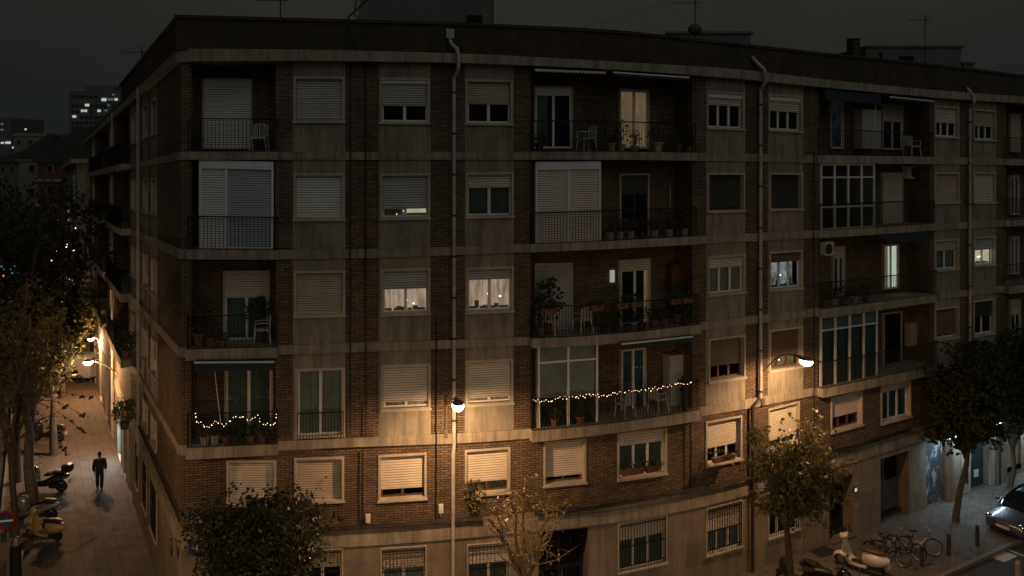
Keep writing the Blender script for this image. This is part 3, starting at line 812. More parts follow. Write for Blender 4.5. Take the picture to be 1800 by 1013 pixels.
# boxes on the wall
def wallbox(x0,y0,x1,y1,d,mat,name,label,cat,w=FRONT):
    mb=MB(); fr=Frame(w,x0,y0,x1,y1,0); fr.box(mb,0,fr.W,0,fr.H,.001,d); fr.box(mb,.02,fr.W-.02,.02,fr.H-.05,d,d+.012)
    fr.box(mb,fr.W*.4,fr.W*.6,-.12,0,.01,d*.6)
    return mb.build(name,mat,None,label=label,cat=cat)
wallbox(643,903,651,917,.12,'white','meter_box','small white meter box on brick just right of the thick black conduit','meter box')
wallbox(771,886,779,900,.12,'white','meter_box','small white meter box on brick left of the lamp rain pipe','meter box')
# street lamps on wall brackets
def lamp(w,base,path,head,dirv,label,L,power,color=(1,.55,.26),spot=None):
    """base point p0; arm path of world points; head centre world"""
    t=thing('street_lamp',label,'street lamp',base); 
    a=MB(); a.tube(path,[.032]*len(path),8); arm=a.build('arm','lampgrey',t,smooth=True)
    b=MB(); b.box(-.06,.06,-.04,.04,-.12,.12,0,Matrix.Translation(base)); b.build('wall_plate','lampgrey',t)
    ang=math.atan2(dirv.y,dirv.x); mx=Matrix.Rotation(ang,3,'Z')
    c=MB(); prof=[(.185,.0),(.19,.02),(.17,.055),(.12,.085),(.06,.10),(.02,.105)]
    c.lathe(head,prof,16,0,mx,1.3,.85)
    c.tube([head-dirv*.45+Vector((0,0,.05)),head-dirv*.2+Vector((0,0,.06))],[.045,.08],8); hd=c.build('lamp_head','lampgrey',t,smooth=True)
    g=MB(); g.lathe(head,[(.01,-.22),(.09,-.20),(.165,-.15),(.21,-.075),(.205,-.022),(.187,-.001)],16,0,mx,1.15,.82); g.build('lamp_bowl','bulb',hd,smooth=True)
    ld=bpy.data.lights.new('lamp_light','SPOT' if spot else 'POINT'); ld.energy=power; ld.color=color; ld.shadow_soft_size=.14
    lo=bpy.data.objects.new('lamp_light',ld); COL.objects.link(lo); lo.location=head+Vector((0,0,-.27));
    if spot: ld.spot_size=math.radians(178); ld.spot_blend=.5 if L in ('L1','L2') else .8; lo.rotation_euler=Vector(spot).to_track_quat('-Z','Y').to_euler()
    lo.parent=t; lo.matrix_parent_inverse=Matrix.Translation(-base)
    return t
def armpath(a,b,up=.35,n=8):
    """bracket arm: rises from a, curves out to b"""
    P=[]
    for i in range(n+1):
        s=i/n; P.append(a+(b-a)*s*Vector((0,0,0)).length+Vector(((b.x-a.x)*(1-math.cos(s*PI/2)),(b.y-a.y)*(1-math.cos(s*PI/2)),(b.z-a.z)*math.sin(s*PI/2))))
    return P
# lamp on the front, next to the grey rain pipe
u,v=FRONT.conv(784,762,.06); base=FRONT.P(u,v,.06); n=FRONT.n(u)
hy=2.15; Dh=FRONT.XY(806).y-hy*.97; head1=Vector(((805-900)/F*Dh,Dh,H+(YH-710)/F*Dh))
top=head1+Vector((0,0,.06))
path=[base,base+Vector((0,-.02,.45)),base+Vector((0.02,-.1,.9))]
k=base+Vector((0.02,-.1,.9))
for s in (.25,.5,.75,1): path.append(Vector((k.x+(top.x-k.x)*s,k.y+(top.y-k.y)*s,k.z+(top.z-k.z)*math.sin(s*PI/2))))
L1=lamp(FRONT,base,path,head1,(Vector((top.x-k.x,top.y-k.y,0))).normalized(),'lit street lamp seen head-on in front of the long grey rain pipe','L1',830,spot=(0,.12,-1))
u,v=FRONT.conv(1341,706,.08); base=FRONT.P(u,v,.08); n=FRONT.n(u)
# head of lamp 2: reaches out along the street, up and to the right
uw=1416; hd=FRONT.XY(uw)+FRONT.n(uw)*0; 
Dh=29.1; head2=Vector(((1417-900)/F*Dh,Dh,H+(YH-633)/F*Dh)); top=head2+Vector((0,0,.06))
k=base+Vector((0,0,1.05)); path=[base,base+Vector((0,0,.5)),k]
for s in (.12,.25,.4,.6,.8,1): path.append(Vector((k.x+(top.x-k.x)*s,k.y+(top.y-k.y)*s,k.z+(top.z-k.z)*math.sin(min(1,s*1.6)*PI/2))))
L2=lamp(FRONT,base,path,head2,(Vector((top.x-k.x,top.y-k.y,0))).normalized(),'lit street lamp on a long curved arm between the right window columns','L2',800,spot=(0,.12,-1))
uw=205; base=wp(LEFT,204,655,.05); nn=LEFT.n(uw)
Dh=base.y-.9; head3=Vector(((155-900)/F*Dh,Dh,H+(YH-635)/F*Dh)); top=head3+Vector((0,0,.06))
path=[base,base+(top-base)*.3+Vector((0,0,.12)),base+(top-base)*.65+Vector((0,0,.12)),top]
L3=lamp(LEFT,base,path,head3,(Vector((top.x-base.x,top.y-base.y,0))).normalized(),'lit street lamp reaching over the pavement of the side street','L3',1050)
base=LEFT.Pz(176,H+(YH-600)/F*Dleft(176),.05); Dh=base.y-.7; head5=Vector(((160-900)/F*Dh,Dh,H+(YH-594)/F*Dh)); top=head5+Vector((0,0,.06))
lamp(LEFT,base,[base,base+(top-base)*.5+Vector((0,0,.12)),top],head5,(Vector((top.x-base.x,top.y-base.y,0))).normalized(),'farther lit lamp on the side street wall, just above the nearer one','L5',1300)
# awnings
def awning(x0,y0,x1,y1,o,drop,proj,mat,label,pitch=0,barmat='white'):
    fr=Frame(FRONT,x0,y0,x1,y0+8,o); um=(y1-y0)
    mb=MB(); W_=fr.W
    De=(fr.O+fr.ex*W_).y; sl=((YH-y1)/F*De-(YH-y0)/F*fr.O.y)/W_
    def p(a,b,c): q=fr.O+fr.ex*a+fr.c*c; return Vector((q.x,q.y,H+(YH-y0)/F*fr.O.y+b+sl*a))
    n=int(W_/.12)
    def hx(mb,a0,a1,b0,b1,c0,c1): mb.hexa([p(a0,b0,c1),p(a1,b0,c1),p(a1,b0,c0),p(a0,b0,c0),p(a0,b1,c1),p(a1,b1,c1),p(a1,b1,c0),p(a0,b1,c0)])
    t=thing('awning',label,'awning',tuple(p(W_/2,0,0)))
    a=MB(); hx(a,0,W_,-.05,.0,proj-.03,proj+.02); a.build('front_bar',barmat,t)
    b=MB(); b.face([p(0,0,0),p(W_,0,0),p(W_,-.03,proj),p(0,-.03,proj)])
    for i in range(n):
        a0=W_*i/n; a1=W_*(i+1)/n; d=drop+.025*(i%2); 
        b.face([p(a0,-.05-drop,proj+.01),p((a0+a1)/2,-.07-drop-.02,proj+.012),p(a1,-.05-drop,proj+.01),p(a1,-.03,proj+.005),p(a0,-.03,proj+.005)])
    b.build('cloth',mat,t)
    c=MB(); hx(c,0,W_,.0,.10,-.12,-.0); c.build('roller_box',barmat if barmat!='white' else 'pipe_dark',t)
awning(345,631,484,630,.25,.2,.35,'blue_fab','dark blue awning rolled in above the balcony with fairy lights at the corner')
awning(938,122,1062,127,.12,.0,.12,'white','slim pale awning case over the left half of the topmost wide balcony')
awning(1072,127,1205,136,.12,.07,.2,'green_fab','narrow dark green awning over the right half of the topmost wide balcony')
awning(1085,601,1210,588,.28,.14,.25,'green_fab','dark green awning above the balcony with the long string of lights')
awning(1442,158,1540,168,.12,.3,.2,'blue_fab','blue awning hanging over the left half of the top right balcony',barmat='blue_fab')
awning(1552,170,1630,178,.12,.05,.3,'blue_fab','blue awning with a bright white front bar over the top right balcony')
awning(1548,418,1632,412,.2,.12,.2,'blue_fab','dark awning above the brightly lit balcony door at the right',barmat='blue_fab')
# furniture of the balconies; floor height of a bay at storey k
def floorpt(x,y,o):
    return wp(FRONT,x,y,o)
def chair_mesh():
    t=thing('plastic_chair','x','chair',(0,0,0))
    s=MB(); s.box(-.22,.22,-.21,.22,.42,.45); s.box(-.22,.22,-.22,-.20,.38,.45); s.build('seat','plastic',t)
    b=MB()
    for k in range(6):
        a=-.17+.068*k; b.box(a-.018,a+.018,.21,.235,.45,.80+.03*math.sin((k+.5)/6*PI))
    b.tube([(-.22,.22,.45),(-.22,.235,.78),(-.1,.24,.84),(.1,.24,.84),(.22,.235,.78),(.22,.22,.45)],.022,6); b.build('backrest','plastic',t)
    a=MB()
    for sx in (-1,1): a.tube([(sx*.23,.22,.64),(sx*.25,0,.66),(sx*.24,-.2,.64),(sx*.23,-.22,.45)],.02,6)
    a.build('armrest','plastic',t)
    for sx in (-1,1):
        for sy in (-1,1):
            l=MB(); l.tube([(sx*.2,sy*.2,.44),(sx*.25,sy*.25,0)],[.028,.02],6); l.build('leg','plastic',t)
    return t
chair0=chair_mesh(); first=[True]
def dup(root,loc,rz=0,label=None,group=None,scale=None):
    r=root.copy(); COL.objects.link(r); r.location=loc; r.rotation_euler=(0,0,rz)
    if label: r['label']=label
    if group: r['group']=group
    if scale: r.scale=(scale,)*3
    for ch in list(root.children):
        c=ch.copy(); COL.objects.link(c); c.parent=r
        for g in ch.children:
            d=g.copy(); COL.objects.link(d); d.parent=c
    return r
def floor_at(u,k,o): # balcony floor
    return FRONT.Pz(u,FRONT.z(u,k)+.005,o)
def put_chair(x,k,o,rz,label):
    u,_=FRONT.conv(x,yref[k],o); p=floor_at(u,k,o)
    if first[0]: chair0.location=p; chair0.rotation_euler=(0,0,rz); chair0['label']=label; first[0]=False
    else: dup(chair0,p,rz,label)
yref={3:262,5:425,7:590,9:745}
put_chair(456,3,-.25,.1,'white plastic chair facing out behind the railing of the top corner balcony')
put_chair(461,7,-.25,-1.3,'white plastic chair seen from the side on the corner balcony with big plants')
put_chair(1031,3,-.25,-1.1,'white plastic armchair left of the lit door on the topmost wide balcony')
put_chair(1024,7,-.2,-2.6,'white plastic chair on the planter-lined balcony between the two doors')
put_chair(967,7,-.1,2.8,'white plastic chair behind the leftmost terracotta planter')
put_chair(1099,9,-.15,-2.5,'white plastic chair left of the dark blue door behind the string lights')
put_chair(1157,9,-.2,2.2,'white plastic chair beside the white cabinet behind the string lights')
put_chair(1603,3,-.2,.3,'white plastic chair at the right of the top right balcony')
# pots and plants
def leaves(mb,c,r,n,sz,mat=0,hang=0,up=.3):
    c=Vector(c)
    for _ in range(n):
        d=Vector((random.gauss(0,1),random.gauss(0,1),random.gauss(0,1)));
        if d.length<1e-3: continue
        d.normalize(); q=c+Vector((d.x*r[0],d.y*r[1],d.z*r[2]))*(R()**.45)
        mb.leaf(q,(d.x+ru(-.5,.5),d.y+ru(-.5,.5),d.z+up-hang+ru(-.4,.4)),sz*ru(.6,1.3),mat)
def pot(x,k,o,rad,h,ph,label,mat='terra',lm='leaf',pr=None,n=90,flower=0,sz=.07,hz=None):
    u,_=FRONT.conv(x,yref[k] if hz is None else hz,o); p=floor_at(u,k,o)
    t=thing('potted_plant',label,'potted plant',tuple(p))
    a=MB(); a.lathe(p,[(rad*.68,0),(rad*.95,h*.86),(rad*1.08,h*.86),(rad*1.08,h),(rad*.9,h),(rad*.85,h*.9)],10); a.build('pot',mat,t,smooth=True)
    b=MB(); r_=pr or rad*1.5
    for _ in range(5): 
        q=p+Vector((ru(-r_,r_)*.6,ru(-r_,r_)*.5,h+ph*ru(.6,1))); b.tube([p+Vector((0,0,h*.9)),(p+q)/2+Vector((ru(-.04,.04),0,h*.6)),q],[.012,.009,.004],4)
    leaves(b,p+Vector((0,0,h+ph*.5)),(r_,r_*.8,ph*.55),n,sz,1)
    b.build('foliage',['bark',lm],t)
    if flower:
        c=MB()
        for _ in range(flower):
            q=p+Vector((ru(-r_,r_),ru(-r_,r_)*.7,h+ph*ru(.5,1.05))); c.ball(q,.04,5)
        c.build('flower','flower',t)
pot(350,7,-.1,.2,.4,1.25,'tall dark shrub in a pot at the left end of the corner balcony',mat='terra',pr=.32,n=220,sz=.11)
pot(370,7,.1,.16,.3,.5,'spiky plant in a terracotta pot beside the tall dark shrub',n=90)
pot(391,7,.12,.15,.22,.18,'low plant in a small round terracotta pot on the corner balcony',n=60)
pot(456,7,-.6,.2,.45,.85,'round dark bush behind the chair on the corner balcony',pr=.4,n=260,sz=.09)
pot(360,9,.05,.14,.25,.3,'pale pot with a leafy plant at the left end below the blue awning',mat='potc')
pot(378,9,.05,.14,.28,.35,'dark plant in a pot left of the glass door with fairy lights',mat='potc',n=120)
pot(398,9,.05,.14,.25,.4,'bushy plant in the middle of the fairy-lit corner balcony',n=130)
pot(440,9,.08,.15,.25,.28,'leafy plant in front of the right door leaf on the fairy-lit corner balcony',n=120)
pot(462,9,.08,.15,.22,.3,'reddish-brown plant at the right end of the fairy-lit corner balcony',n=110,lm='leaf_y')
pot(345,3,-.2,.16,.25,.3,'small dark plant at the left end of the top corner balcony',mat='pipe_dark')
pot(1075,3,-.1,.15,.28,.2,'pale pot with a small plant left of the lit top door',mat='potc')
pot(1092,3,-.1,.14,.25,.85,'tall leafy plant in a pale pot before the lit top door',mat='potc',pr=.25,n=140)
pot(1116,3,-.05,.14,.2,.5,'small bushy plant right of the tall one before the lit top door',mat='potc',n=80)
pot(1155,3,-.02,.2,.33,.5,'red flowering plant in a big pale pot on the topmost wide balcony',mat='potc',n=120,flower=14)
pot(1192,3,-.1,.16,.25,.45,'dark plant near the right end of the topmost wide balcony',n=110)
pot(1210,3,-.05,.14,.2,.4,'leafy plant at the very right end of the topmost wide balcony',n=110)
for x,lb,fl in ((1072,'flowering plant left of the dark door one floor below the top',6),(1090,'reddish plant by the dark door one floor below the top',8),(1108,'leafy plant before the dark door one floor below the top',0),
             (1150,'plant with pale leaves right of the dark door',0),(1176,'bushy plant in a white pot below the slim white post',0),(1202,'leafy plant at the right end one floor below the top',0)):
    pot(x,5,-.05,.15,.26,.42,lb,mat='potc',n=120,flower=fl,lm='leaf_m')
pot(951,7,.05,.15,.3,.5,'plant in a tall terracotta pot at the left end of the planter-lined balcony',n=100)
pot(963,7,-.3,.16,.5,1.2,'large-leaved tree-like plant before the grey shutter of the planter-lined balcony',pr=.45,n=200,sz=.15)
pot(1150,7,-.1,.16,.25,.4,'dark spiky plant right of the middle door on the planter-lined balcony',n=120)
pot(1168,7,.0,.17,.28,.3,'round terracotta pot with a low plant right of the middle door',n=80)
pot(1190,7,-.2,.17,.35,1.0,'tall dark plant in front of the brown wooden cabinet',n=200,pr=.35)
pot(1020,9,.0,.15,.25,.5,'green plant inside the railing before the glazed enclosure with lights',n=120)
pot(975,9,.0,.14,.25,.3,'small plant at the left behind the railing with string lights',n=80)
pot(1203,9,.1,.14,.75,.35,'dark trailing plant at the right end of the string-light balcony',mat='pipe_dark',n=120)
for i,x in enumerate((1449,1465,1483,1502,1522)):
    pot(x,7,.0,.16,.28,.35+.1*(i%3),['bushy plant at the left end of the dark right balcony','second plant from the left on the dark right balcony','middle plant on the dark right balcony','tall plant right of the middle on the dark right balcony','broad plant left of the bright door on the dark right balcony'][i],mat='potc' if i%2 else 'terra',n=120,lm='leaf')
for x,k,o_,lb,ph in ((1062,7,.0,'dark spiky plant under the railing left of the middle door',.5),(1082,7,.05,'bushy dark plant just left of the glass door below the planters',.6),(1104,7,.1,'dark plant before the glass door below the planters',.45),(1128,7,.1,'leafy dark plant at the right jamb of the glass door',.6),(1205,7,.1,'dark plant at the far right end under the planters',.6),(948,3,.0,'small dark plant at the left end of the topmost wide balcony',.3),(1128,5,.0,'dark leafy plant right before the unlit door one floor below the top',.45),(1190,5,.0,'dark plant between the bushy one and the balcony end one floor below the top',.5),(410,9,.1,'low dark plant in front of the glass door with fairy lights',.3),(425,9,.1,'spreading plant between the door leaves with fairy lights',.35),(474,9,.1,'tall dark plant in the right corner under the fairy lights',.5)):
    pot(x,k,o_,.14,.22,ph,lb,mat='pipe_dark',n=170,pr=.3)
def planter(x,k,y,label,wd=.42,plant=True):
    o=.36
    u,v=FRONT.conv(x,y,o); c=FRONT.P(u,v,o); t_=(FRONT.XY(u+1)-FRONT.XY(u)).normalized(); nn=FRONT.n(u)
    t=thing('planter_box',label,'planter',tuple(c)); a=MB()
    def q(i,j,z,s=1): return c+t_*i*wd/2*s+nn*j*.075*s+Vector((0,0,z))
    a.hexa([q(-1,1,-.09,.88),q(1,1,-.09,.88),q(1,-1,-.09,.88),q(-1,-1,-.09,.88),q(-1,1,.09),q(1,1,.09),q(1,-1,.09),q(-1,-1,.09)])
    a.build('box','terra',t)
    if plant:
        b=MB(); leaves(b,c+Vector((0,0,.17)),(wd*.55,.12,.17),110,.075); b.build('foliage','leaf',t)
for x,y,lb in ((967,547,'leftmost terracotta planter on the railing'),(1049,541,'terracotta planter on the railing left of the middle door'),(1094,538,'terracotta planter just left of the glass door, next to its twin'),(1118,535,'terracotta planter in front of the glass door'),(1187,530,'terracotta planter under the wooden cabinet'),(1208,528,'terracotta planter at the far right end of the railing with a white cup')):
    planter(x,7,y,lb)
planter(1112,11,829,'long flower box with drooping plants on the sill of the wide three-pane window',.85)
planter(1148,11,824,'right hand flower box on the sill of the wide three-pane window',.6)
planter(1272,11,806,'flower box on the sill of the shuttered window left of the leafy tree',1.0)
mb=MB(); c=wp(FRONT,832,860,.14); leaves(mb,c,(.28,.16,.3),300,.07,0,hang=.3); leaves(mb,c-Vector((0,0,.4)),(.14,.1,.3),90,.07,0,hang=.8)
mb.build('trailing_plant','leaf_m',None,label='bushy trailing plant hanging from the left of the sill beside the street lamp pipe',cat='plant')
# cabinets, air conditioners
def cabinet(x0,y0,x1,y1,o,d,mat,label,name='cabinet',cat='cabinet',doors=2):
    fr=Frame(FRONT,x0,y0,x1,y1,o); t=thing(name,label,cat,tuple(fr.O)); a=MB(); fr.box(a,0,fr.W,0,fr.H,0,d); fr.box(a,-.02,fr.W+.02,fr.H,fr.H+.05,-.01,d+.03); a.build('body',mat,t)
    b=MB()
    for k in range(doors): fr.box(b,fr.W*k/doors+.015,fr.W*(k+1)/doors-.015,.02,fr.H-.02,d,d+.018)
    b.build('door',mat,t)
cabinet(1165,622,1202,722,-.9,.4,'plastic','white cabinet at the right end of the string-light balcony')
cabinet(1172,466,1197,535,-.9,.25,'wood','brown wooden cabinet on the planter-lined balcony')
cabinet(1500,196,1533,262,-.9,.4,'plastic','white cabinet on the top right balcony')
def aircon(x0,y0,x1,y1,o,label):
    fr=Frame(FRONT,x0,y0,x1,y1,o); t=thing('air_conditioner',label,'air conditioner',tuple(fr.O)); a=MB(); fr.box(a,0,fr.W,0,fr.H,0.02,.26); a.build('casing','plastic',t)
    b=MB(); c=fr.p(fr.W*.38,fr.H*.5,.27)
    for r_ in (.06,.1,.14,.18): 
        if r_<fr.H*.48: b.torus(c,fr.c,r_,.008,16,4)
    b.tube([c,c+fr.c*.01],fr.H*.4,16); b.build('fan_grille','pipe_dark',t)
aircon(1585,292,1616,314,-.9,'white air conditioner high on the wall right of the shuttered balcony door')
aircon(1441,425,1456,448,.05,'small air conditioner at the top left corner of the dark right balcony')
fr=Frame(FRONT,1590,564,1616,606,-.85); mb=MB(); fr.box(mb,0,fr.W,0,fr.H,0,.28); fr.box(mb,.05,fr.W-.05,.05,fr.H-.05,.28,.3); mb.build('water_heater','potc',None,label='pale box-shaped heater on the wall right of the dark balcony door',cat='heater')
fr=Frame(FRONT,1072,475,1079,496,-.9); mb=MB(); fr.box(mb,0,fr.W,0,fr.H,0,.06); mb.build('wall_light','lit_dim',None,label='narrow lit wall light left of the door on the planter-lined balcony',cat='wall light')
# leaning things
wtube(FRONT,[(377,648,.1),(388,745,.1)],.014,'pole','white','slim white pole leaning on the corner balcony below the blue awning','pole')
wtube(FRONT,[(1178,327,-.5),(1178,372,-.5)],.02,'pole','potc','slim white post on the balcony one floor below the top','pole')
wtube(FRONT,[(1542,162,.15),(1536,222,.1)],.016,'pole','white','slanting white crank pole between the two blue awnings','pole')
fr=Frame(FRONT,1036,172,1064,262,-.7); mb=MB(); ring(fr,mb,.04,0,.03); fr.box(mb,fr.W*.4,fr.W*.45,0,fr.H,0,.02); mb.build('folded_rack','pipe_dark',None,label='dark folded clothes rack beside the armchair on the topmost wide balcony',cat='rack')
# string lights
def fairy(pts,w,label,n,o,sag=0):
    t=thing('string_lights',label,'string lights',tuple(wp(w,pts[0][0],pts[0][1],o))); a=MB(); b=MB(); P=[]
    for i in range(len(pts)-1):
        m=max(2,int(n*abs(pts[i+1][0]-pts[i][0])/abs(pts[-1][0]-pts[0][0])) if abs(pts[-1][0]-pts[0][0])>5 else n//len(pts))
        for k in range(m):
            f=k/m; P.append(wp(w,pts[i][0]+(pts[i+1][0]-pts[i][0])*f+ru(-1,1),pts[i][1]+(pts[i+1][1]-pts[i][1])*f+ru(-2.2,2.2),o+ru(-.03,.03)))
    a.tube(P,.008,4)
    for q in P: b.ball(q+Vector((ru(-.02,.02),0,ru(-.04,.02))),.0125*ru(.7,1.25),6)
    a.build('wire','cable',t); b.build('bulbs','fairy',t)
fairy([(938,702),(960,706),(985,700),(1010,697),(1050,695),(1085,692),(1110,689),(1140,685),(1170,680),(1200,675),(1220,671)],FRONT,'long string of warm fairy lights along the railing of the wide balcony',78,.36)
fairy([(343,727),(345,738),(352,744),(360,749),(372,748),(378,740),(385,744),(395,747),(406,738),(420,733),(440,738),(452,730),(458,742),(470,747),(480,745),(486,735),(488,727)],FRONT,'warm fairy lights draped in loops on the corner balcony below the blue awning',40,.36)
# lettering
def text(s,w,x0,y0,x1,y1,o,mat,parent,name='lettering',size=None):
    cu=bpy.data.curves.new(name,'FONT'); cu.body=s; cu.size=1; cu.extrude=.004; cu.align_x='CENTER'; cu.align_y='CENTER'
    to=bpy.data.objects.new(name,cu); COL.objects.link(to); bpy.context.view_layer.update()
    dg=bpy.context.evaluated_depsgraph_get(); me=bpy.data.meshes.new_from_object(to.evaluated_get(dg)); bpy.data.objects.remove(to)
    fr=Frame(w,x0,y0,x1,y1,o); xs=[v.co.x for v in me.vertices]; ys=[v.co.y for v in me.vertices]
    sx=fr.W/(max(xs)-min(xs)); sy=fr.H/(max(ys)-min(ys)); mx=min(xs); my=min(ys)
    for v in me.vertices:
        q=fr.p((v.co.x-mx)*sx,(v.co.y-my)*sy,v.co.z); v.co=q
    me.materials.append(M[mat]); ob=bpy.data.objects.new(name,me); COL.objects.link(ob); ob.parent=parent; ob.matrix_parent_inverse=Matrix.Translation(-Vector(parent.get('_o',(0,0,0))))
    return ob
M['signw']=simple('sign_white',(.62,.62,.58),.5,var=.08)
M['signblue']=simple('sign_blue',(.03,.045,.12),.5,var=.15)
M['signdark']=simple('sign_dark',(.015,.018,.017),.4,var=.2)
def plate(x0,y0,x1,y1,mat,name,label,cat,o=.03):
    fr=Frame(FRONT,x0,y0,x1,y1,o); t=thing(name,label,cat,tuple(fr.O)); a=MB(); fr.box(a,0,fr.W,0,fr.H,0,.025); a.build('plate',mat,t); 
    return t,fr
t,fr=plate(332,905,362,924,'signdark','street_sign','dark street name plate with pale lettering near the building corner','street sign')
text('CALLE',FRONT,336,908.5,351,912,.06,'signw',t); text('JENKEZ',FRONT,334,914.5,358,921,.06,'signw',t)
t,fr=plate(331,952,352,974,'signblue','wall_sign','small blue wall sign low on the corner of the plinth','sign',o=.05); text('94',FRONT,337,958,348,969,.08,'signw',t)
t,fr=plate(1056,909,1071,920,'plinth','number_plate','pale house number on the stone beside the dark entrance','house number',o=.005); text('252',FRONT,1058,911,1069,918.5,.035,'signw',t)
fr=Frame(FRONT,1500,855,1505,866,.03); t=thing('door_intercom','small lit intercom on the stone right of the slatted black entrance door','intercom',tuple(fr.O)); a=MB(); fr.box(a,0,fr.W,0,fr.H,0,.05); a.build('casing','black',t); a=MB(); fr.box(a,.02,fr.W-.02,.05,fr.H-.05,.05,.055); a.build('screen','lit_white',t)
# canopy with light strip over the shops
mb=MB(); FRONT.strip(mb,1622,1850,11.02,11.12,.05,.75); o_=mb.build('shop_canopy','pipe_dark',B)
M['strip']=emis('canopy_light',(.62,.85,1.),9.)
mb=MB(); FRONT.strip(mb,1640,1845,11.14,11.16,.5,.58); mb.build('canopy_light','strip',o_)
for u_,pw in ((1650,20),(1693,42),(1755,45),(1800,45)):
    ld=bpy.data.lights.new('canopy_lamp','AREA'); ld.shape='RECTANGLE'; ld.size=1.6; ld.size_y=.12; ld.energy=pw; ld.color=(.62,.83,1.); lo=bpy.data.objects.new('canopy_lamp',ld); COL.objects.link(lo); q=FRONT.P(u_,11.18,.62); lo.location=q; tt=(FRONT.XY(u_+1)-FRONT.XY(u_)); lo.rotation_euler=(0,0,math.atan2(tt.y,tt.x))
q=LEFT.P(210.5,11.45,.12); ld=bpy.data.lights.new('doorway_lamp','AREA'); ld.size=1.3; ld.energy=95; ld.color=(.52,.77,1.); lo=bpy.data.objects.new('doorway_lamp',ld); COL.objects.link(lo); lo.location=q; dd=LEFT.n(210.5)+Vector((.25,-.2,-.75)); lo.rotation_euler=dd.to_track_quat('-Z','Y').to_euler()
for a_,b_ in ((1664,1680),(1738,1746),(1752,1760)): mb=MB(); FRONT.strip(mb,a_,b_,11.13,12,.0,.26); mb.build('pilaster','panel',B)
mb=MB(); FRONT.strip(mb,1681,1704,11.13,11.99,.0,.06); mb.build('white_wall_panel','frame_stone',B)
fr=Frame(FRONT,1712,826,1719,838,-.15); mb=MB(); fr.box(mb,0,fr.W,0,fr.H,0,.03); mb.build('poster','signw',None,label='small white notice stuck low on the dark green roller shutter',cat='notice')
# brackets, round mirror at the corner
fr=Frame(LEFT,305,944,309,974,.1); c=fr.p(fr.W/2,fr.H/2,.1); t=thing('traffic_mirror','round convex mirror on the corner of the plinth facing the side street','mirror',tuple(c))
mb=MB(); mb.ball(c,.26,12,sc=(1,1,1)); 
mb=MB(); q=LEFT.n(305); mb.torus(c,q,.25,.02,24,6); mb.build('rim','signdark',t); mb=MB(); mb.tube([c,c+q*.02],.24,20); mb.build('mirror_glass','chrome',t)
# plants on the side street balcony and sills
def wallplant(x,y,o,r,n,label,lm='leaf_m'):
    c=wp(LEFT,x,y,o); b=MB(); leaves(b,c,(r,r,r*1.1),n,.12); a=thing('potted_plant',label,'potted plant',tuple(c)); b.build('foliage',lm,a)
    m=MB(); m.lathe(c-Vector((0,0,r+.3)),[(.14,0),(.2,.3),(.18,.3)],10); m.build('pot','terra',a)
wallplant(219,722,.55,.45,420,'round bush in a pot on the lowest balcony of the side street')
wallplant(222,600,.5,.35,200,'hanging plant on a dark balcony of the side street','leaf')
# ------------------------------------------------------------ ground
def gz(x,y):
    wgt=max(0,min(1,(-9.-x)/2.)); return -SL*max(0,min(y,150)-25.15)*wgt
def wallx(y): return 4.326-.56*y
KL=5.6
def ground_mat(name,c,tile=None,amt=.5,rough=.75,spec=.5):
    m,nt,b,o=newmat(name); n1=ramp(nt,noise(nt,.35,7,rough=.65),.35,.7); n2=ramp(nt,noise(nt,2.2,6,rough=.7),.4,.75); n3=noise(nt,22,4)
    base=mix(nt,n1,[x*.88 for x in c],[x*1.06 for x in c]); 
    mu=nt.nodes.new('ShaderNodeMath'); mu.operation='MULTIPLY'; mu.inputs[1].default_value=amt; nt.links.new(n2,mu.inputs[0])
    base=mix(nt,mu.outputs[0],base,[x*.35 for x in c])
    h=n3
    if tile:
        tc=nt.nodes.new('ShaderNodeTexCoord'); mp=nt.nodes.new('ShaderNodeMapping'); mp.inputs['Rotation'].default_value=(0,0,tile[1]); nt.links.new(tc.outputs['Object'],mp.inputs[0])
        t=nt.nodes.new('ShaderNodeTexBrick'); t.offset=0; t.inputs['Scale'].default_value=1; t.inputs['Brick Width'].default_value=tile[0]; t.inputs['Row Height'].default_value=tile[0]; t.inputs['Mortar Size'].default_value=.014
        t.inputs['Color1'].default_value=(.8,.8,.8,1); t.inputs['Color2'].default_value=(1.1,1.08,1.05,1); t.inputs['Mortar'].default_value=(.42,.4,.38,1); nt.links.new(mp.outputs[0],t.inputs['Vector'])
        n=nt.nodes.new('ShaderNodeMix'); n.data_type='RGBA'; n.blend_type='MULTIPLY'; n.inputs[0].default_value=.85; nt.links.new(base,n.inputs[6]); nt.links.new(t.outputs['Color'],n.inputs[7]); base=n.outputs[2]
    nt.links.new(base,b.inputs['Base Color'])
    rr=ramp(nt,n2,.2,.9,(rough+.0,)*3,(rough+.18,)*3); nt.links.new(rr,b.inputs['Roughness']); bump(nt,b,h,.4,.012); return m
M['asphalt']=ground_mat('asphalt',(.05,.048,.046))
M['paving']=ground_mat('paving_tiles',(.12,.093,.064),(.40,1.06),amt=.18)
M['paving_f']=ground_mat('paving_tiles_front',(.13,.115,.095),(.40,.56),amt=.5)
M['kerb']=stained('kerb_stone',(.24,.22,.19),amt=.4)
xs=[-400,-200,-120,-80,-60]+[x for x in range(-50,30,2)]+[40,60,100,200,400]; ys=[-60,-20,0,10]+[y for y in range(15,120,3)]+[130,160,220,400,700]
mb=MB(); 
for i in range(len(xs)-1):
    for j in range(len(ys)-1):
        mb.face([(x,y,gz(x,y)-.14) for x,y in ((xs[i],ys[j]),(xs[i+1],ys[j]),(xs[i+1],ys[j+1]),(xs[i],ys[j+1]))])
mb.build('road','asphalt',kind='structure')
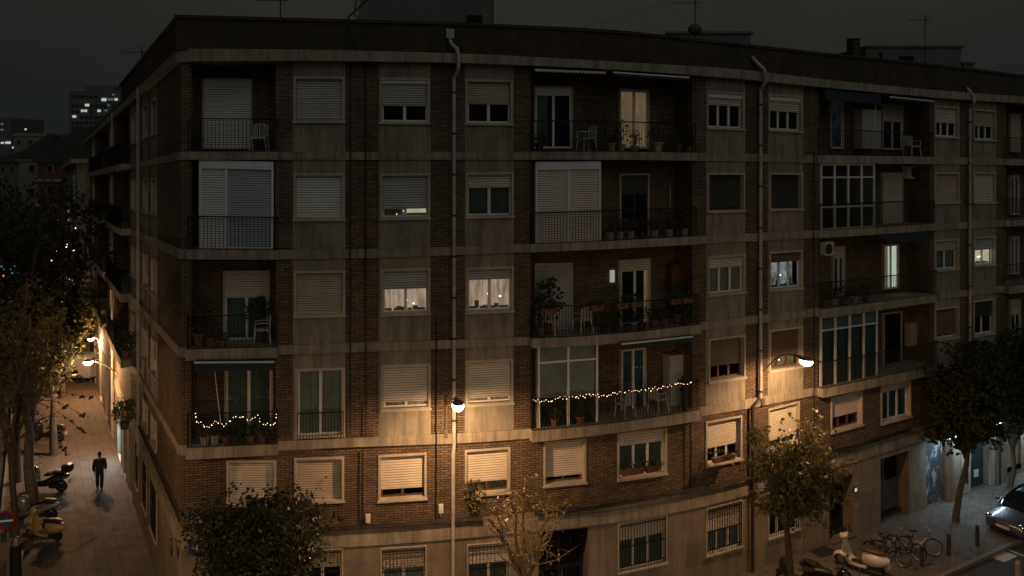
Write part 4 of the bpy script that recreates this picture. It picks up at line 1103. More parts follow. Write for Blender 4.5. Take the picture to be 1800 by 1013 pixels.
# side street pavement
ys=[12+1.5*k for k in range(90)]
mb=MB(); kb=MB()
def xin(y): return wallx(y)+.4 if y>25.15 else wallx(25.15)+.4
def xo(y): return wallx(y)-KL
for a,b in zip(ys[:-1],ys[1:]):
    n=4
    for i in range(n):
        def q(y,t): x=xo(y)+(xin(y)-xo(y))*t; return (x,y,gz(x,y))
        mb.face([q(a,i/n),q(a,(i+1)/n),q(b,(i+1)/n),q(b,i/n)])
    A=[(xo(a)-.16,a),(xo(a)-.002,a),(xo(b)-.002,b),(xo(b)-.16,b)]
    kb.hexa([(x,y,gz(x,y)-.2) for x,y in A]+[(x,y,gz(x,y)+.003) for x,y in A])
mb.build('pavement','paving',kind='structure'); kb.build('kerb','kerb',kind='structure')
# front pavement with a widened corner, bay for parking behind it
def kd(u):
    if u<1640: return 3.55
    if u<1668: return 3.55-(u-1640)/28*.9
    return 2.2
us=[318+8*k for k in range(192)]; mb=MB(); kb=MB()
def fpt(u,o,z): p=FRONT.XY(u)+FRONT.n(u)*o; return (p.x,p.y,z)
for a,b in zip(us[:-1],us[1:]):
    mb.face([fpt(a,-.4,-.004),fpt(b,-.4,-.004),fpt(b,kd(b),-.004),fpt(a,kd(a),-.004)][::-1])
    kb.hexa([fpt(a,kd(a)+.16,-.2),fpt(b,kd(b)+.16,-.2),fpt(b,kd(b)+.002,-.2),fpt(a,kd(a)+.002,-.2),fpt(a,kd(a)+.16,.0),fpt(b,kd(b)+.16,.0),fpt(b,kd(b)+.002,.0),fpt(a,kd(a)+.002,.0)])
mb.build('pavement','paving_f',kind='structure'); kb.build('kerb','kerb',kind='structure')
def G(x,y):  # ground point seen at a photo position (on pavement)
    z=0.
    for _ in range(8):
        D=(H-z)*F/(y-YH); X=(x-900)/F*D; z=gz(X,D)
    return Vector((X,D,z))
# road marking
M['paint']=simple('road_paint',(.5,.48,.43),.7,var=.25,scale=8)
c=G(1765,972)+Vector((0,0,-.136)); t_=(FRONT.XY(1700)-FRONT.XY(1690)).normalized(); n_=Vector((t_.y,-t_.x,0))
mb=MB(); c=Vector((c.x,c.y,-.136)); mb.face([c+t_*.45+n_*.25,c-t_*.45+n_*.25,c-t_*.45-n_*.25,c+t_*.45-n_*.25][::-1]); mb.build('road_marking','paint',kind='structure')
mb=MB()
for (x,y) in ((1758,955),(1698,934)):
    c=G(x,y); c=Vector((c.x,c.y,-.136)); mb.face([c+t_*.06+n_*.9,c-t_*.06+n_*.9,c-t_*.06-n_*.9,c+t_*.06-n_*.9][::-1])
mb.build('road_marking','paint',kind='structure')
M['cover']=simple('iron_cover',(.05,.05,.045),.55,metal=.5,var=.3,scale=12)
def cover(x,y,a,w1,w2,label):
    c=G(x,y)+Vector((0,0,.006)); d=Vector((math.cos(a),math.sin(a),0)); e=Vector((-d.y,d.x,0))
    mb=MB(); mb.hexa([c+d*i*w1+e*j*w2+Vector((0,0,z)) for z in (-.004,.006) for i,j in ((-1,-1),(1,-1),(1,1),(-1,1))]); mb.build('manhole_cover','cover',None,label=label,cat='manhole cover')
cover(1447,970,.5,.45,.3,'square iron cover in the pavement behind the black scooters')
cover(46,976,-.3,.35,.35,'dark square tree-pit cover at the foot of the thin dark tree')
# ------------------------------------------------------------ vehicles
def profile_loft(mb,sections,mat=0):
    """sections: (x, halfwidth, zlow, zhigh, exponent)"""
    rings=[]
    for x,hw,z0,z1,e in sections:
        r=[]; n=14
        for k in range(n):
            a=2*PI*k/n; c,s=math.cos(a),math.sin(a)
            r.append((x,hw*math.copysign(abs(c)**e,c),(z0+z1)/2+(z1-z0)/2*math.copysign(abs(s)**e,s)))
        rings.append(r)
    mb.loft(rings,mat)
def wheel(mb_t,mb_r,c,R_,w):
    mb_t.torus(c,(0,1,0),R_-w*.45,w*.5,22,8); mb_r.tube([Vector(c)-Vector((0,w*.3,0)),Vector(c)+Vector((0,w*.3,0))],(R_-w)*.98,14)
    mb_r.tube([Vector(c)-Vector((0,w*.55,0)),Vector(c)+Vector((0,w*.55,0))],.035,8)
def classic_scooter(label,body,seatm='seat',loc=None,yaw=0,lean=.1,floor='seat'):
    """retro scooter, front towards -x, length about 1.75"""
    t=thing('scooter',label,'scooter',(0,0,0))
    a,b=MB(),MB(); wheel(a,b,(-.62,0,.22),.22,.10); wf=a.build('wheel','rubber',t,smooth=True); b.build('rim','metal',wf,smooth=True)
    a,b=MB(),MB(); wheel(a,b,(.58,0,.22),.22,.10); wr=a.build('wheel','rubber',t,smooth=True); b.build('rim','metal',wr,smooth=True)
    m=MB()
    # front mudguard
    rings=[]
    for k in range(9):
        an=math.radians(10+k*19); cx=-.62-math.cos(an)*.27; cz=.24+math.sin(an)*.25
        w_=.095*math.sin(math.radians(20+k*17.5))**.5
        rings.append([(cx+.03*math.cos(an)*abs(j)/2,w_*j/2,cz-abs(j)**2*.02) for j in (-2,-1.4,-.7,0,.7,1.4,2)])
    m.loft(rings,0,close=False,caps=False); m.build('front_mudguard',body,t,smooth=True)
    # leg shield and floorboard, one pressed sheet
    m=MB(); prof=[(-.50,.95),(-.49,.80),(-.46,.62),(-.41,.45),(-.33,.33),(-.2,.27),(.0,.26),(.22,.27)]; wd=[.09,.17,.215,.22,.19,.155,.15,.15]
    rings=[]
    for (x,z),w_ in zip(prof,wd):
        rings.append([(x+.05*abs(j)**2,w_*j,z+(0.02*abs(j) if z<.4 else 0)) for j in (-1,-.75,-.4,0,.4,.75,1)]+[(x+.05*abs(j)**2+.02,w_*j*.97,z-.02) for j in (1,.75,.4,0,-.4,-.75,-1)])
    m.loft(rings,0); m.build('leg_shield',body,t,smooth=True)
    m=MB(); profile_loft(m,[(-.42,.12,.24,.34,.6),(-.3,.17,.19,.29,.5),(0,.18,.17,.268,.5),(.25,.18,.18,.30,.5)]); m.build('floorboard',body,t,smooth=True)
    m=MB(); m.box(-.36,.14,-.12,.12,.287,.305); m.build('floor_mat','rubber',t)
    # steering column, headset
    m=MB(); m.tube([(-.61,0,.28),(-.56,0,.5),(-.5,0,.95)],[.035,.04,.05],10); m.build('steering_column',body,t,smooth=True)
    m=MB(); profile_loft(m,[(-.63,.06,.97,1.08,1),(-.59,.11,.93,1.12,1),(-.50,.13,.92,1.14,1),(-.42,.09,.95,1.12,1),(-.38,.04,1.0,1.08,1)]); m.tube([(-.46,-.3,1.06),(-.48,-.1,1.03),(-.48,.1,1.03),(-.46,.3,1.06)],.03,8)
    hb=m.build('handlebar',body,t,smooth=True)
    m=MB()
    for s in (-1,1): m.tube([(-.455,s*.25,1.06),(-.44,s*.38,1.07)],.022,8)
    m.build('grip','rubber',hb)
    m=MB(); m.ball((-.6,0,1.03),.065,10,sc=(.5,1,1)); m.build('headlight','chrome',hb,smooth=True)
    for s in (-1,1):
        m=MB(); m.tube([(-.46,s*.2,1.06),(-.44,s*.26,1.25)],.008,5); m.ball((-.44,s*.27,1.29),.06,8,sc=(.3,1,.8)); m.build('mirror','seat',hb)
    # rear body: bulging cowls
    m=MB(); profile_loft(m,[(.10,.09,.30,.66,.8),(.2,.15,.28,.72,.8),(.36,.21,.28,.74,.8),(.55,.235,.30,.74,.85),(.72,.22,.36,.72,.85),(.86,.15,.44,.68,.9),(.95,.06,.50,.62,1)]); bd=m.build('rear_body',body,t,smooth=True)
    m=MB(); m.ball((.955,0,.60),.045,8,sc=(.5,1,.8)); m.build('tail_light','flower',bd); m=MB(); m.box(.93,.95,-.09,.09,.36,.5); m.build('number_plate','signw',bd)
    m=MB(); profile_loft(m,[(.0,.07,.72,.80,.8),(.08,.13,.71,.85,.8),(.3,.155,.72,.85,.8),(.5,.155,.72,.87,.8),(.72,.12,.72,.86,.8),(.80,.06,.74,.84,.8)]); m.build('seat',seatm,t,smooth=True)
    m=MB(); m.box(.15,.7,-.11,.11,.16,.30); m.tube([(.3,-.15,.16),(.75,-.17,.18)],.04,8); m.build('engine','pipe_dark',t)
    m=MB(); m.tube([(.05,-.1,.26),(.02,-.16,.02)],.014,5); m.tube([(.05,.1,.26),(.02,.16,.02)],.014,5); m.build('stand','metal',t)
    return t
def maxi_scooter(label,body,accent,loc=None,box=True,screen=True):
    t=thing('scooter',label,'scooter',(0,0,0))
    for x in (-.72,.62):
        a,b=MB(),MB(); wheel(a,b,(x,0,.27),.27,.12); w_=a.build('wheel','rubber',t,smooth=True); b.build('rim','metal',w_,smooth=True)
    m=MB(); profile_loft(m,[(-.98,.05,.42,.52,1),(-.86,.09,.44,.6,1),(-.7,.10,.50,.66,1),(-.55,.08,.46,.6,1)]); m.build('front_mudguard',body,t,smooth=True)
    m=MB(); profile_loft(m,[(-.88,.06,.66,.84,1),(-.80,.17,.52,1.0,.9),(-.66,.24,.42,1.08,.8),(-.52,.24,.34,1.08,.8),(-.42,.17,.30,1.0,.8)]); fr=m.build('front_fairing',body,t,smooth=True)
    m=MB()
    for s in (-1,1): m.ball((-.83,s*.09,.82),.06,8,sc=(.6,1,.7))
    m.build('headlight','chrome',fr,smooth=True)
    if screen:
        m=MB(); rings=[[(-.72+.22*k/4+.05*abs(j)**2,.2*j*(1-.12*k),1.04+.42*k/4) for j in (-1,-.5,0,.5,1)] for k in range(5)]; m.loft(rings,0,close=False,caps=False); m.build('windscreen','glass',t,smooth=True)
    m=MB(); m.tube([(-.58,0,1.05),(-.55,0,1.12)],.04,8); m.tube([(-.46,-.36,1.12),(-.54,-.12,1.10),(-.54,.12,1.10),(-.46,.36,1.12)],.02,8); hb=m.build('handlebar','seat',t,smooth=True)
    for s in (-1,1):
        m=MB(); m.tube([(-.55,s*.2,1.1),(-.52,s*.34,1.32)],.009,5); m.ball((-.52,s*.37,1.36),.075,8,sc=(.3,1,.6)); m.build('mirror','seat',hb)
    m=MB(); profile_loft(m,[(-.5,.17,.26,.42,.6),(-.2,.17,.24,.46,.6),(.05,.18,.24,.6,.7),(.3,.21,.34,.74,.75),(.6,.2,.5,.78,.8),(.85,.13,.6,.8,.9),(1.0,.05,.68,.78,1)]); bd=m.build('body',body,t,smooth=True)
    m=MB(); profile_loft(m,[(.2,.211,.45,.60,.75),(.6,.205,.56,.68,.8),(.85,.14,.64,.72,.9)]); m.build('side_panel',accent,bd,smooth=True)
    m=MB(); m.ball((.98,0,.74),.05,8,sc=(.6,1.6,.6)); m.build('tail_light','flower',bd); m=MB(); m.box(1.0,1.015,-.1,.1,.42,.58); m.build('number_plate','signw',bd)
    m=MB(); profile_loft(m,[(-.12,.09,.70,.74,.8),(.0,.15,.70,.84,.7),(.25,.18,.74,.84,.7),(.35,.17,.78,.95,.7),(.7,.15,.78,.95,.7),(.85,.08,.82,.92,.8)]); m.build('seat','seat',t,smooth=True)
    if box:
        m=MB(); profile_loft(m,[(.72,.1,.95,1.15,.5),(.76,.2,.93,1.24,.5),(.95,.22,.93,1.27,.5),(1.1,.2,.93,1.22,.5),(1.14,.1,.97,1.15,.5)]); m.build('top_box','seat',t,smooth=True)
    m=MB(); m.box(.1,.75,-.09,.1,.2,.4); m.tube([(.2,-.17,.25),(.5,-.19,.3),(.9,-.2,.4)],[.04,.055,.06],8); m.build('engine','pipe_dark',t)
    m=MB(); m.tube([(.15,.14,.3),(.1,.2,.01)],.015,5); m.build('stand','metal',t)
    return t
def place(t,p,yaw,lean=0,s=1): t.location=p; t.rotation_euler=(lean,0,yaw); t.scale=(s,)*3; return t
M['yellow']=simple('yellow_paint',(.48,.31,.10),.3,var=.06,coat=.6); M['cream']=simple('cream_paint',(.62,.56,.46),.3,var=.05,coat=.6)
M['blackp']=simple('black_paint',(.015,.015,.017),.25,var=.2,coat=.6); M['silverp']=simple('silver_paint',(.42,.40,.38),.3,metal=.5,var=.08,coat=.4); M['greyp']=simple('grey_accent',(.25,.25,.26),.3,metal=.4,var=.1)
M['brownseat']=simple('brown_vinyl',(.07,.045,.03),.5,var=.2)
p=G(79,948); place(classic_scooter('yellow retro scooter with dark seat standing nearest in the row on the left','yellow'),p,-.22,.06)
p=G(66,914); place(maxi_scooter('silver grey scooter with round mirrors parked right behind the yellow one','silverp','cream',box=False,screen=False),p,-.02,.06,.95)
p=G(84,864); place(maxi_scooter('large black scooter with windscreen beside the thick tree trunk','blackp','greyp',box=True),p,-.08,.05,1.05)
p=G(86,776); place(maxi_scooter('black scooter half hidden in the shade farthest up the side street','blackp','greyp',box=False),p,-.1,.05)
p=G(1512,1003); place(classic_scooter('cream white retro scooter with a brown seat in front of the parked bicycles','cream','brownseat'),p,-.72,.06,1.08)
p=G(1416,1040); place(maxi_scooter('black scooter cut off at the bottom edge, the left one of two','blackp','silverp',box=False,screen=False),p,-.55,.05)
p=G(1452,1046); place(maxi_scooter('black scooter with pale front shield cut off at the bottom edge beside the cream one','blackp','silverp',box=False,screen=False),p,2.3,.05)
def bicycle(label,frame,mat_seat='seat',basket=False,city=True):
    t=thing('bicycle',label,'bicycle',(0,0,0)); R_=.34
    for x in (-.53,.53):
        a=MB(); a.torus((x,0,R_),(0,1,0),R_-.015,.021,28,6); w_=a.build('wheel','rubber',t,smooth=True)
        b=MB(); b.torus((x,0,R_),(0,1,0),R_-.045,.012,28,4)
        for k in range(14):
            an=2*PI*k/14; b.tube([(x,.0,R_),(x+math.cos(an)*(R_-.04),0,R_+math.sin(an)*(R_-.04))],.0025,3,cap=False)
        b.tube([(x,-.05,R_),(x,.05,R_)],.022,8); b.build('rim','metal',w_)
    bb=(.08,0,.29); st=(.2,0,.70); hd=(-.37,0,.80); hb=(-.33,0,.68)
    f=MB(); f.tube([bb,st],.017,7); f.tube([hb,bb],.02,7); f.tube([hd if not city else hb,(.16,0,.55) if city else st],.016,7)
    for s in (-1,1): f.tube([(.53,s*.05,R_),bb],.011,5); f.tube([(.53,s*.05,R_),st],.010,5); f.tube([hb,(-.42,s*.05,.5),(-.53,s*.05,R_)],.013,5)
    f.tube([hd,hb],.02,7); f.build('frame',frame,t,smooth=True)
    h=MB(); h.tube([hd,(-.39,0,.95)],.014,6); h.tube([(-.2,-.28,1.0),(-.36,-.24,1.0),(-.41,-.08,.97),(-.41,.08,.97),(-.36,.24,1.0),(-.2,.28,1.0)],.013,6); h.build('handlebar','metal',t,smooth=True)
    s=MB(); s.tube([st,(.23,0,.86)],.013,6); s.loft([[(x,hw*c,.90+.02*math.copysign(1,d)) for c,d in ((-1,-1),(1,-1),(1,1),(-1,1))] for x,hw in ((.05,.02),(.15,.04),(.27,.09),(.33,.085))]); s.build('saddle',mat_seat,t)
    c=MB(); c.torus(bb,(0,1,0),.09,.008,18,4); c.tube([(bb[0],.06,bb[2]),(bb[0]+.12,.06,bb[2]-.12),(bb[0]+.12,.14,bb[2]-.12)],.011,5); c.tube([(bb[0],-.06,bb[2]),(bb[0]-.12,-.06,bb[2]+.12),(bb[0]-.12,-.14,bb[2]+.12)],.011,5); c.build('crank','pipe_dark',t)
    g=MB()
    for x,a0,a1 in ((-.53,20,150),(.53,10,170)):
        g.loft([[(x+math.cos(math.radians(a))*(R_+.035),y,R_+math.sin(math.radians(a))*(R_+.035)) for y in (-.03,0,.03)] for a in range(a0,a1,13)],0,close=False,caps=False)
    g.build('mudguard','blackp' if frame!='metal' else 'metal',t,smooth=True)
    if basket:
        k=MB(); 
        for i in range(6): k.tube([(.38+.06*i,-.08,.78),(.38+.06*i,.08,.78)],.006,4)
        k.tube([(.36,-.08,.78),(.72,-.08,.78),(.72,.08,.78),(.36,.08,.78)],.007,4); k.build('rear_rack','metal',t)
    return t
M['bluep']=simple('dark_blue_paint',(.02,.03,.06),.35,var=.1,coat=.4); M['redp']=simple('dark_red_paint',(.09,.015,.015),.35,var=.1,coat=.4)
place(bicycle('dark bicycle nearest the cream scooter, its small front wheel pointing left','blackp'),G(1544,976),.35,-.1,.82)
place(bicycle('dark bicycle parked at a steep angle, its wheel closest to the camera','bluep',basket=True),G(1564,989),2.25,.08,.9)
place(bicycle('black bicycle with curved mudguard in the middle of the row','blackp',basket=True),G(1592,978),-.9,.1,.9)
place(bicycle('silver bicycle at the right of the row with one bright wheel rim','metal'),G(1615,976),2.95,.06,.95)
# the parked car
def car(label):
    t=thing('parked_car',label,'car',(0,0,0))
    # body lower part: sections from nose (x=-2) to tail (x=2)
    secs=[(-2.02,.60,.34,.52),(-1.96,.74,.26,.66),(-1.80,.84,.22,.76),(-1.4,.88,.20,.86),(-1.0,.89,.20,.95),(-.6,.89,.20,1.0),(0,.89,.20,1.02),(.8,.89,.20,1.04),(1.4,.88,.20,1.06),(1.8,.85,.24,1.04),(1.98,.76,.32,.98),(2.03,.6,.45,.8)]
    def rg(x,hw,z0,z1):
        h=z1-z0; return [(x,-hw*.9,z0),(x,-hw,z0+h*.25),(x,-hw,z0+h*.6),(x,-hw*.96,z0+h*.85),(x,-hw*.8,z1-.02),(x,-hw*.4,z1+.02*(x<-.6)),(x,0,z1+.035*(x<-.6)),(x,hw*.4,z1+.02*(x<-.6)),(x,hw*.8,z1-.02),(x,hw*.96,z0+h*.85),(x,hw,z0+h*.6),(x,hw,z0+h*.25),(x,hw*.9,z0)]
    m=MB(); m.loft([rg(*s) for s in secs]); bd=m.build('body','carpaint',t,smooth=True,sub=1)
    # greenhouse
    gh=[(-1.12,.66,.93,.955),(-.75,.68,.98,1.17),(-.3,.655,1.0,1.40),(.1,.645,1.0,1.485),(.7,.64,1.02,1.50),(1.2,.63,1.02,1.45),(1.6,.62,1.02,1.3),(1.88,.62,1.0,1.03)]
    def rg2(x,hw,z0,z1):
        h=z1-z0; k=.18*h/.5; return [(x,-hw-.12,z0),(x,-hw-.12+k*.5,z0+h*.5),(x,-hw+.0,z1-.05*min(1,h)),(x,-hw*.75,z1),(x,0,z1+.02),(x,hw*.75,z1),(x,hw-.0,z1-.05*min(1,h)),(x,hw+.12-k*.5,z0+h*.5),(x,hw+.12,z0)]
    m=MB(); m.loft([rg2(*s) for s in gh],0,close=False,caps=False); gl=m.build('cabin_glass','carglass',t,smooth=True)
    m=MB(); m.loft([[(x,(hw*.86)*j,z1-.045*abs(j)**3+.028) for j in (-1,-.7,-.35,0,.35,.7,1)] for x,hw,z0,z1 in [(-.28,.64,1,1.41)]+gh[3:6]+[(1.5,.63,1,1.345)]],0,close=False,caps=False); m.build('roof','carpaint',t,smooth=True)
    for s in (-1,1):
        for pp,r_ in (([(-1.1,s*.78,.95),(-.75,s*.72,1.18),(-.3,s*.64,1.40),(.1,s*.62,1.47)],.028),([(.35,s*.79,1.03),(.4,s*.63,1.46)],.03),([(1.45,s*.76,1.05),(1.35,s*.62,1.40)],.045)):
            m=MB(); m.tube(pp,r_,6); m.build('pillar','carpaint',t,smooth=True)
    for x in (-1.28,1.3):
        for s in (-1,1):
            a,b=MB(),MB(); a.torus((x,s*.82,.31),(0,1,0),.25,.075,22,8); w_=a.build('wheel','rubber',t,smooth=True)
            b.tube([(x,s*.80,.31),(x,s*.86,.31)],.19,16)
            for k in range(6):
                an=2*PI*k/6; b.tube([(x,s*.885,.31),(x+math.cos(an)*.19,s*.87,.31+math.sin(an)*.19)],.022,5)
            b.build('rim','metal',w_,smooth=True)
            c=MB(); c.tube([(x,s*.70,.33),(x,s*.893,.33)],.345,22); c.build('wheel_arch','rubber',bd)
    for s in (-1,1):
        m=MB(); m.ball((-1.84,s*.66,.655),.15,10,sc=(.75,1.15,.62)); m.build('headlight','chrome',bd,smooth=True)
        m=MB(); m.ball((-.72,s*.98,1.02),.1,8,sc=(.6,1,.75)); m.tube([(-.72,s*.85,.99),(-.72,s*.95,1.0)],.025,6); m.build('wing_mirror','carpaint',t,smooth=True)
        m=MB(); m.ball((1.9,s*.7,.82),.13,8,sc=(.5,.8,1.3)); m.build('tail_light','flower',bd)
    m=MB(); m.box(-2.045,-1.99,-.48,.48,.30,.42); m.box(-2.03,-1.95,-.38,.38,.56,.61); m.build('grille','rubber',bd)
    m=MB(); m.tube([(-2.0,-.5,.62),(-2.035,-.25,.625),(-2.045,0,.625),(-2.035,.25,.625),(-2.0,.5,.62)],.014,6); m.build('trim','chrome',bd)
    m=MB(); m.box(-2.07,-2.03,-.26,.26,.44,.55); m.build('number_plate','signw',bd)
    m=MB(); m.tube([(-1.12,-.5,.985),(-.95,.05,1.08)],.01,4); m.tube([(-1.12,.1,.985),(-.92,.55,1.08)],.01,4); m.build('wiper','rubber',t)
    return t
M['carpaint']=simple('grey_blue_car_paint',(.12,.135,.15),.3,metal=.5,var=.06,coat=.8)
m,nt,b,o=newmat('car_glass'); b.inputs['Base Color'].default_value=(.006,.008,.009,1); b.inputs['Roughness'].default_value=.06; b.inputs['Coat Weight'].default_value=.5; M['carglass']=m
cr=car('grey hatchback parked at the right edge, its front towards the camera')
pc=G(1746,946); th=math.atan2(t_.y,t_.x); fwd=Vector((-t_.x,-t_.y,0))
place(cr,Vector((pc.x,pc.y,-.138))-fwd*2.0+Vector((.55,.15,0)),th-.04)
# far vehicle at the end of the pavement
def van(label):
    t=thing('parked_van',label,'van',(0,0,0)); m=MB(); profile_loft(m,[(-2.2,.7,.35,.9,.5),(-2.1,.85,.3,1.1,.4),(-1.5,.9,.3,1.25,.35),(-1.0,.9,.3,1.85,.35),(1.9,.9,.3,1.95,.3),(2.1,.85,.4,1.8,.35)]); m.build('body','plastic',t,smooth=True)
    m=MB(); m.box(-.8,.3,-.915,.915,1.2,1.65); m.build('side_window','carglass',t)
    for x in (-1.4,1.3):
        for s in (-1,1): a=MB(); a.torus((x,s*.82,.32),(0,1,0),.24,.08,16,6); a.build('wheel','rubber',t)
    return t
place(van('pale van parked across the far end of the side street pavement'),G(122,668),-.1)
# ------------------------------------------------------------ street furniture
def bollard(x,y,label,h=.85,r=.07,mat='pipe_dark'):
    p=G(x,y); t=thing('bollard',label,'bollard',tuple(p)); m=MB(); m.lathe(p,[(r*1.05,0),(r*1.05,.05),(r,.06),(r,h*.86)],12); m.build('post',mat,t,smooth=True)
    m=MB(); m.lathe(p,[(r*.9,h*.86),(r*.9,h*.89),(r*1.02,h*.90),(r*1.02,h*.97),(r*.7,h)],12); m.build('cap',mat,t,smooth=True)
bollard(1620,995,'dark bollard in front of the bicycles, nearest the kerb',.72)
bollard(1668,976,'dark bollard standing alone right of the bicycles',.78)
bollard(1718,959,'dark bollard at the kerb corner beside the front of the car',.78)
bollard(1790,1050,'pale bollard cut off at the bottom right corner',1.2,.09,'potc')
def disc(mb,c,ax,r,th,n=24,mat=0): ax=Vector(ax).normalized(); mb.tube([Vector(c)-ax*th/2,Vector(c)+ax*th/2],r,n,mat)
p=G(14,1060); t=thing('traffic_sign','round no-parking sign with red rim on a grey post at the left edge','traffic sign',tuple(p))
zs=H+(YH-914)/F*p.y; m=MB(); m.tube([p,Vector((p.x,p.y,zs+.4))],.035,8); m.build('post','lampgrey',t,smooth=True)
c=Vector(((11-900)/F*(p.y-.06),p.y-.06,zs)); m=MB(); disc(m,c,(.0,1,0),.33,.012,28); dk=m.build('disc','signblue',t)
M['signred']=simple('sign_red',(.16,.015,.02),.45,var=.1)
m=MB(); m.torus(c-Vector((0,.012,0)),(0,1,0),.28,.045,28,6); m.build('rim','signred',dk,smooth=True)
m=MB(); m.box(-.28,.28,-.012,-.004,-.03,.03,0,Matrix.Translation(c-Vector((0,.012,0)))@Matrix.Rotation(-.1,4,'Y')); m.build('bar','signw',dk)
p=G(28,1048); t=thing('ticket_machine','dark slim machine with a light on top below the no-parking sign','ticket machine',tuple(p)); zt=H+(YH-945)/F*p.y
m=MB(); m.box(-.14,.14,-.1,.1,0,zt-p.z-.25,0,Matrix.Translation(p)); m.build('body','signdark',t)
m=MB(); m.lathe(p+Vector((0,0,zt-p.z-.25)),[(.13,0),(.13,.12),(.09,.25),(.02,.28)],12); m.build('top','lampgrey',t,smooth=True)
p=G(33,1010); m=MB(); m.box(-.07,.07,-.02,.02,.0,.85,0,Matrix.Translation(p)@Matrix.Rotation(.1,4,'Y')); m.build('notice_board','signw',None,label='narrow white board leaning beside the dark machine',cat='board')
# ------------------------------------------------------------ people
def skin_obj(name,V,E,Rr,mat,parent=None,levels=2,keep=None):
    me=bpy.data.meshes.new(name); me.from_pydata([Vector(v) for v in V],E,[]); ob=bpy.data.objects.new(name,me); COL.objects.link(ob)
    md=ob.modifiers.new('s','SKIN'); sk=me.skin_vertices[0].data
    for i,r in enumerate(Rr): sk[i].radius=(r if isinstance(r,tuple) else (r,r))
    sk[0].use_root=True; md.use_smooth_shade=True
    ob.modifiers.new('b','SUBSURF').levels=levels
    bpy.context.view_layer.update(); dg=bpy.context.evaluated_depsgraph_get(); m2=bpy.data.meshes.new_from_object(ob.evaluated_get(dg)); bpy.data.objects.remove(ob)
    m2.name=name; m2.materials.clear(); m2.materials.append(M[mat]); m2.polygons.foreach_set('use_smooth',[True]*len(m2.polygons))
    o=bpy.data.objects.new(name,m2); COL.objects.link(o)
    if parent: o.parent=parent
    return o
M['jacket']=simple('dark_jacket',(.03,.036,.046),.85,var=.3,scale=14); M['jeans']=simple('dark_jeans',(.022,.03,.045),.85,var=.3,scale=14); M['shoe']=simple('black_shoe',(.012,.012,.012),.6); M['hair']=simple('dark_brown_hair',(.02,.014,.01),.7,var=.3,scale=30)
def person(label,lean=0.,step=.14,hair='hair',coat=False):
    t=thing('person',label,'person',(0,0,0))
    # walks towards +y, back to the camera
    L=lean
    V=[(0,0,.95),(0,.0+L*.3,1.15),(0,.01+L*.7,1.38),(0,.02+L,1.50),(0,.03+L,1.60),(0,.03+L,1.70),
       (-.09,0,.90),(-.10,.02+step*.5,.50),(-.10,step,.09),(-.10,step+.16,.04),
       (.09,0,.90),(.10,.02-step*.1,.50),(.10,-step*1.2,.11),(.10,-step*1.2+.16,.05),
       (-.20,.01+L*.7,1.40),(-.245,-.05+L*.6,1.14),(-.245,.02+L*.4,.90),(-.235,.05+L*.4,.80),
       (.20,.01+L*.7,1.40),(.25,.0+L*.6,1.14),(.255,.09+L*.4,.91),(.245,.12+L*.4,.81)]
    E=[(0,1),(1,2),(2,3),(3,4),(4,5),(0,6),(6,7),(7,8),(8,9),(0,10),(10,11),(11,12),(12,13),(2,14),(14,15),(15,16),(16,17),(2,18),(18,19),(19,20),(20,21)]
    Rr=[(.15,.11),(.14,.10),(.16,.105),.055,.085,.085,.085,.058,.042,.04,.085,.058,.042,.04,.06,.045,.034,.028,.06,.045,.034,.028]
    body=skin_obj('body',V,E,Rr,'skin',t)
    J=[0,1,2,14,15,16,18,19,20]; idx={v:i for i,v in enumerate(J)}
    VJ=[V[i] for i in J]; VJ[0]=(0,0,.88); EJ=[(0,1),(1,2),(2,3),(3,4),(4,5),(2,6),(6,7),(7,8)]; RJ=[(.205,.155),(.19,.15),(.20,.14),.098,.08,.066,.098,.08,.066]
    VJ+= [(0,.02+L,1.47)]; EJ+=[(2,9)]; RJ+=[.08]
    j=skin_obj('jacket',VJ,EJ,RJ,'jacket',t)
    T=[0,6,7,8,10,11,12]; VT=[V[i] for i in T]; ET=[(0,1),(1,2),(2,3),(0,4),(4,5),(5,6)]; RT=[(.165,.125),.112,.09,.074,.112,.09,.074]
    skin_obj('trousers',VT,ET,RT,'jeans',t)
    for i in (8,12):
        x,y,z=V[i]; skin_obj('shoe',[(x,y-.04,.06),(x,y+.08,.05),(x,y+.2,.04)],[(0,1),(1,2)],[(.055,.05),(.05,.04),(.045,.03)],'shoe',t,1)
    h=MB(); hc=Vector((0,.025+L,1.665)); 
    h.ball(hc+Vector((0,-.012,.012)),.108,12,sc=(.82,1.0,1.12),lo=-35,hi=90); h.build('hair',hair,t,smooth=True)
    # face and ears on the far side
    f=MB(); f.ball(hc+Vector((0,.095,-.01)),.022,6,sc=(.7,1,1.2)); 
    for s in (-1,1): f.ball(hc+Vector((s*.088,.0,-.01)),.028,6,sc=(.4,.8,1.2))
    f.build('ears_and_nose','skin',t,smooth=True)
    e=MB()
    for s in (-1,1): e.ball(hc+Vector((s*.032,.088,.01)),.012,6)
    e.build('eye','hair',t)
    m=MB(); m.box(-.025,.025,.088,.094,-.062,-.054,0,Matrix.Translation(hc)); m.build('mouth','flower',t)
    # hands with fingers
    for i,s in ((17,-1),(21,1)):
        b=Vector(V[i]); Hh=MB()
        Hh.loft([[b+Vector((.016*c,.038*d,.03-.085*k/3)) for c,d in ((-1,-1),(1,-1),(1,1),(-1,1))] for k in range(4)])
        for q in range(4):
            y=-.03+.02*q; L_=(.060,.072,.068,.055)[q]; st=b+Vector((0,y,-.055)); Hh.tube([st,st+Vector((-s*.004,0,-L_*.5)),st+Vector((-s*.022,.0,-L_))],[.010,.009,.007],6)
        Hh.tube([b+Vector((0,.036,.0)),b+Vector((-s*.01,.058,-.03)),b+Vector((-s*.018,.062,-.062))],[.012,.010,.008],6); Hh.build('hand','skin',t,smooth=True)
    return t
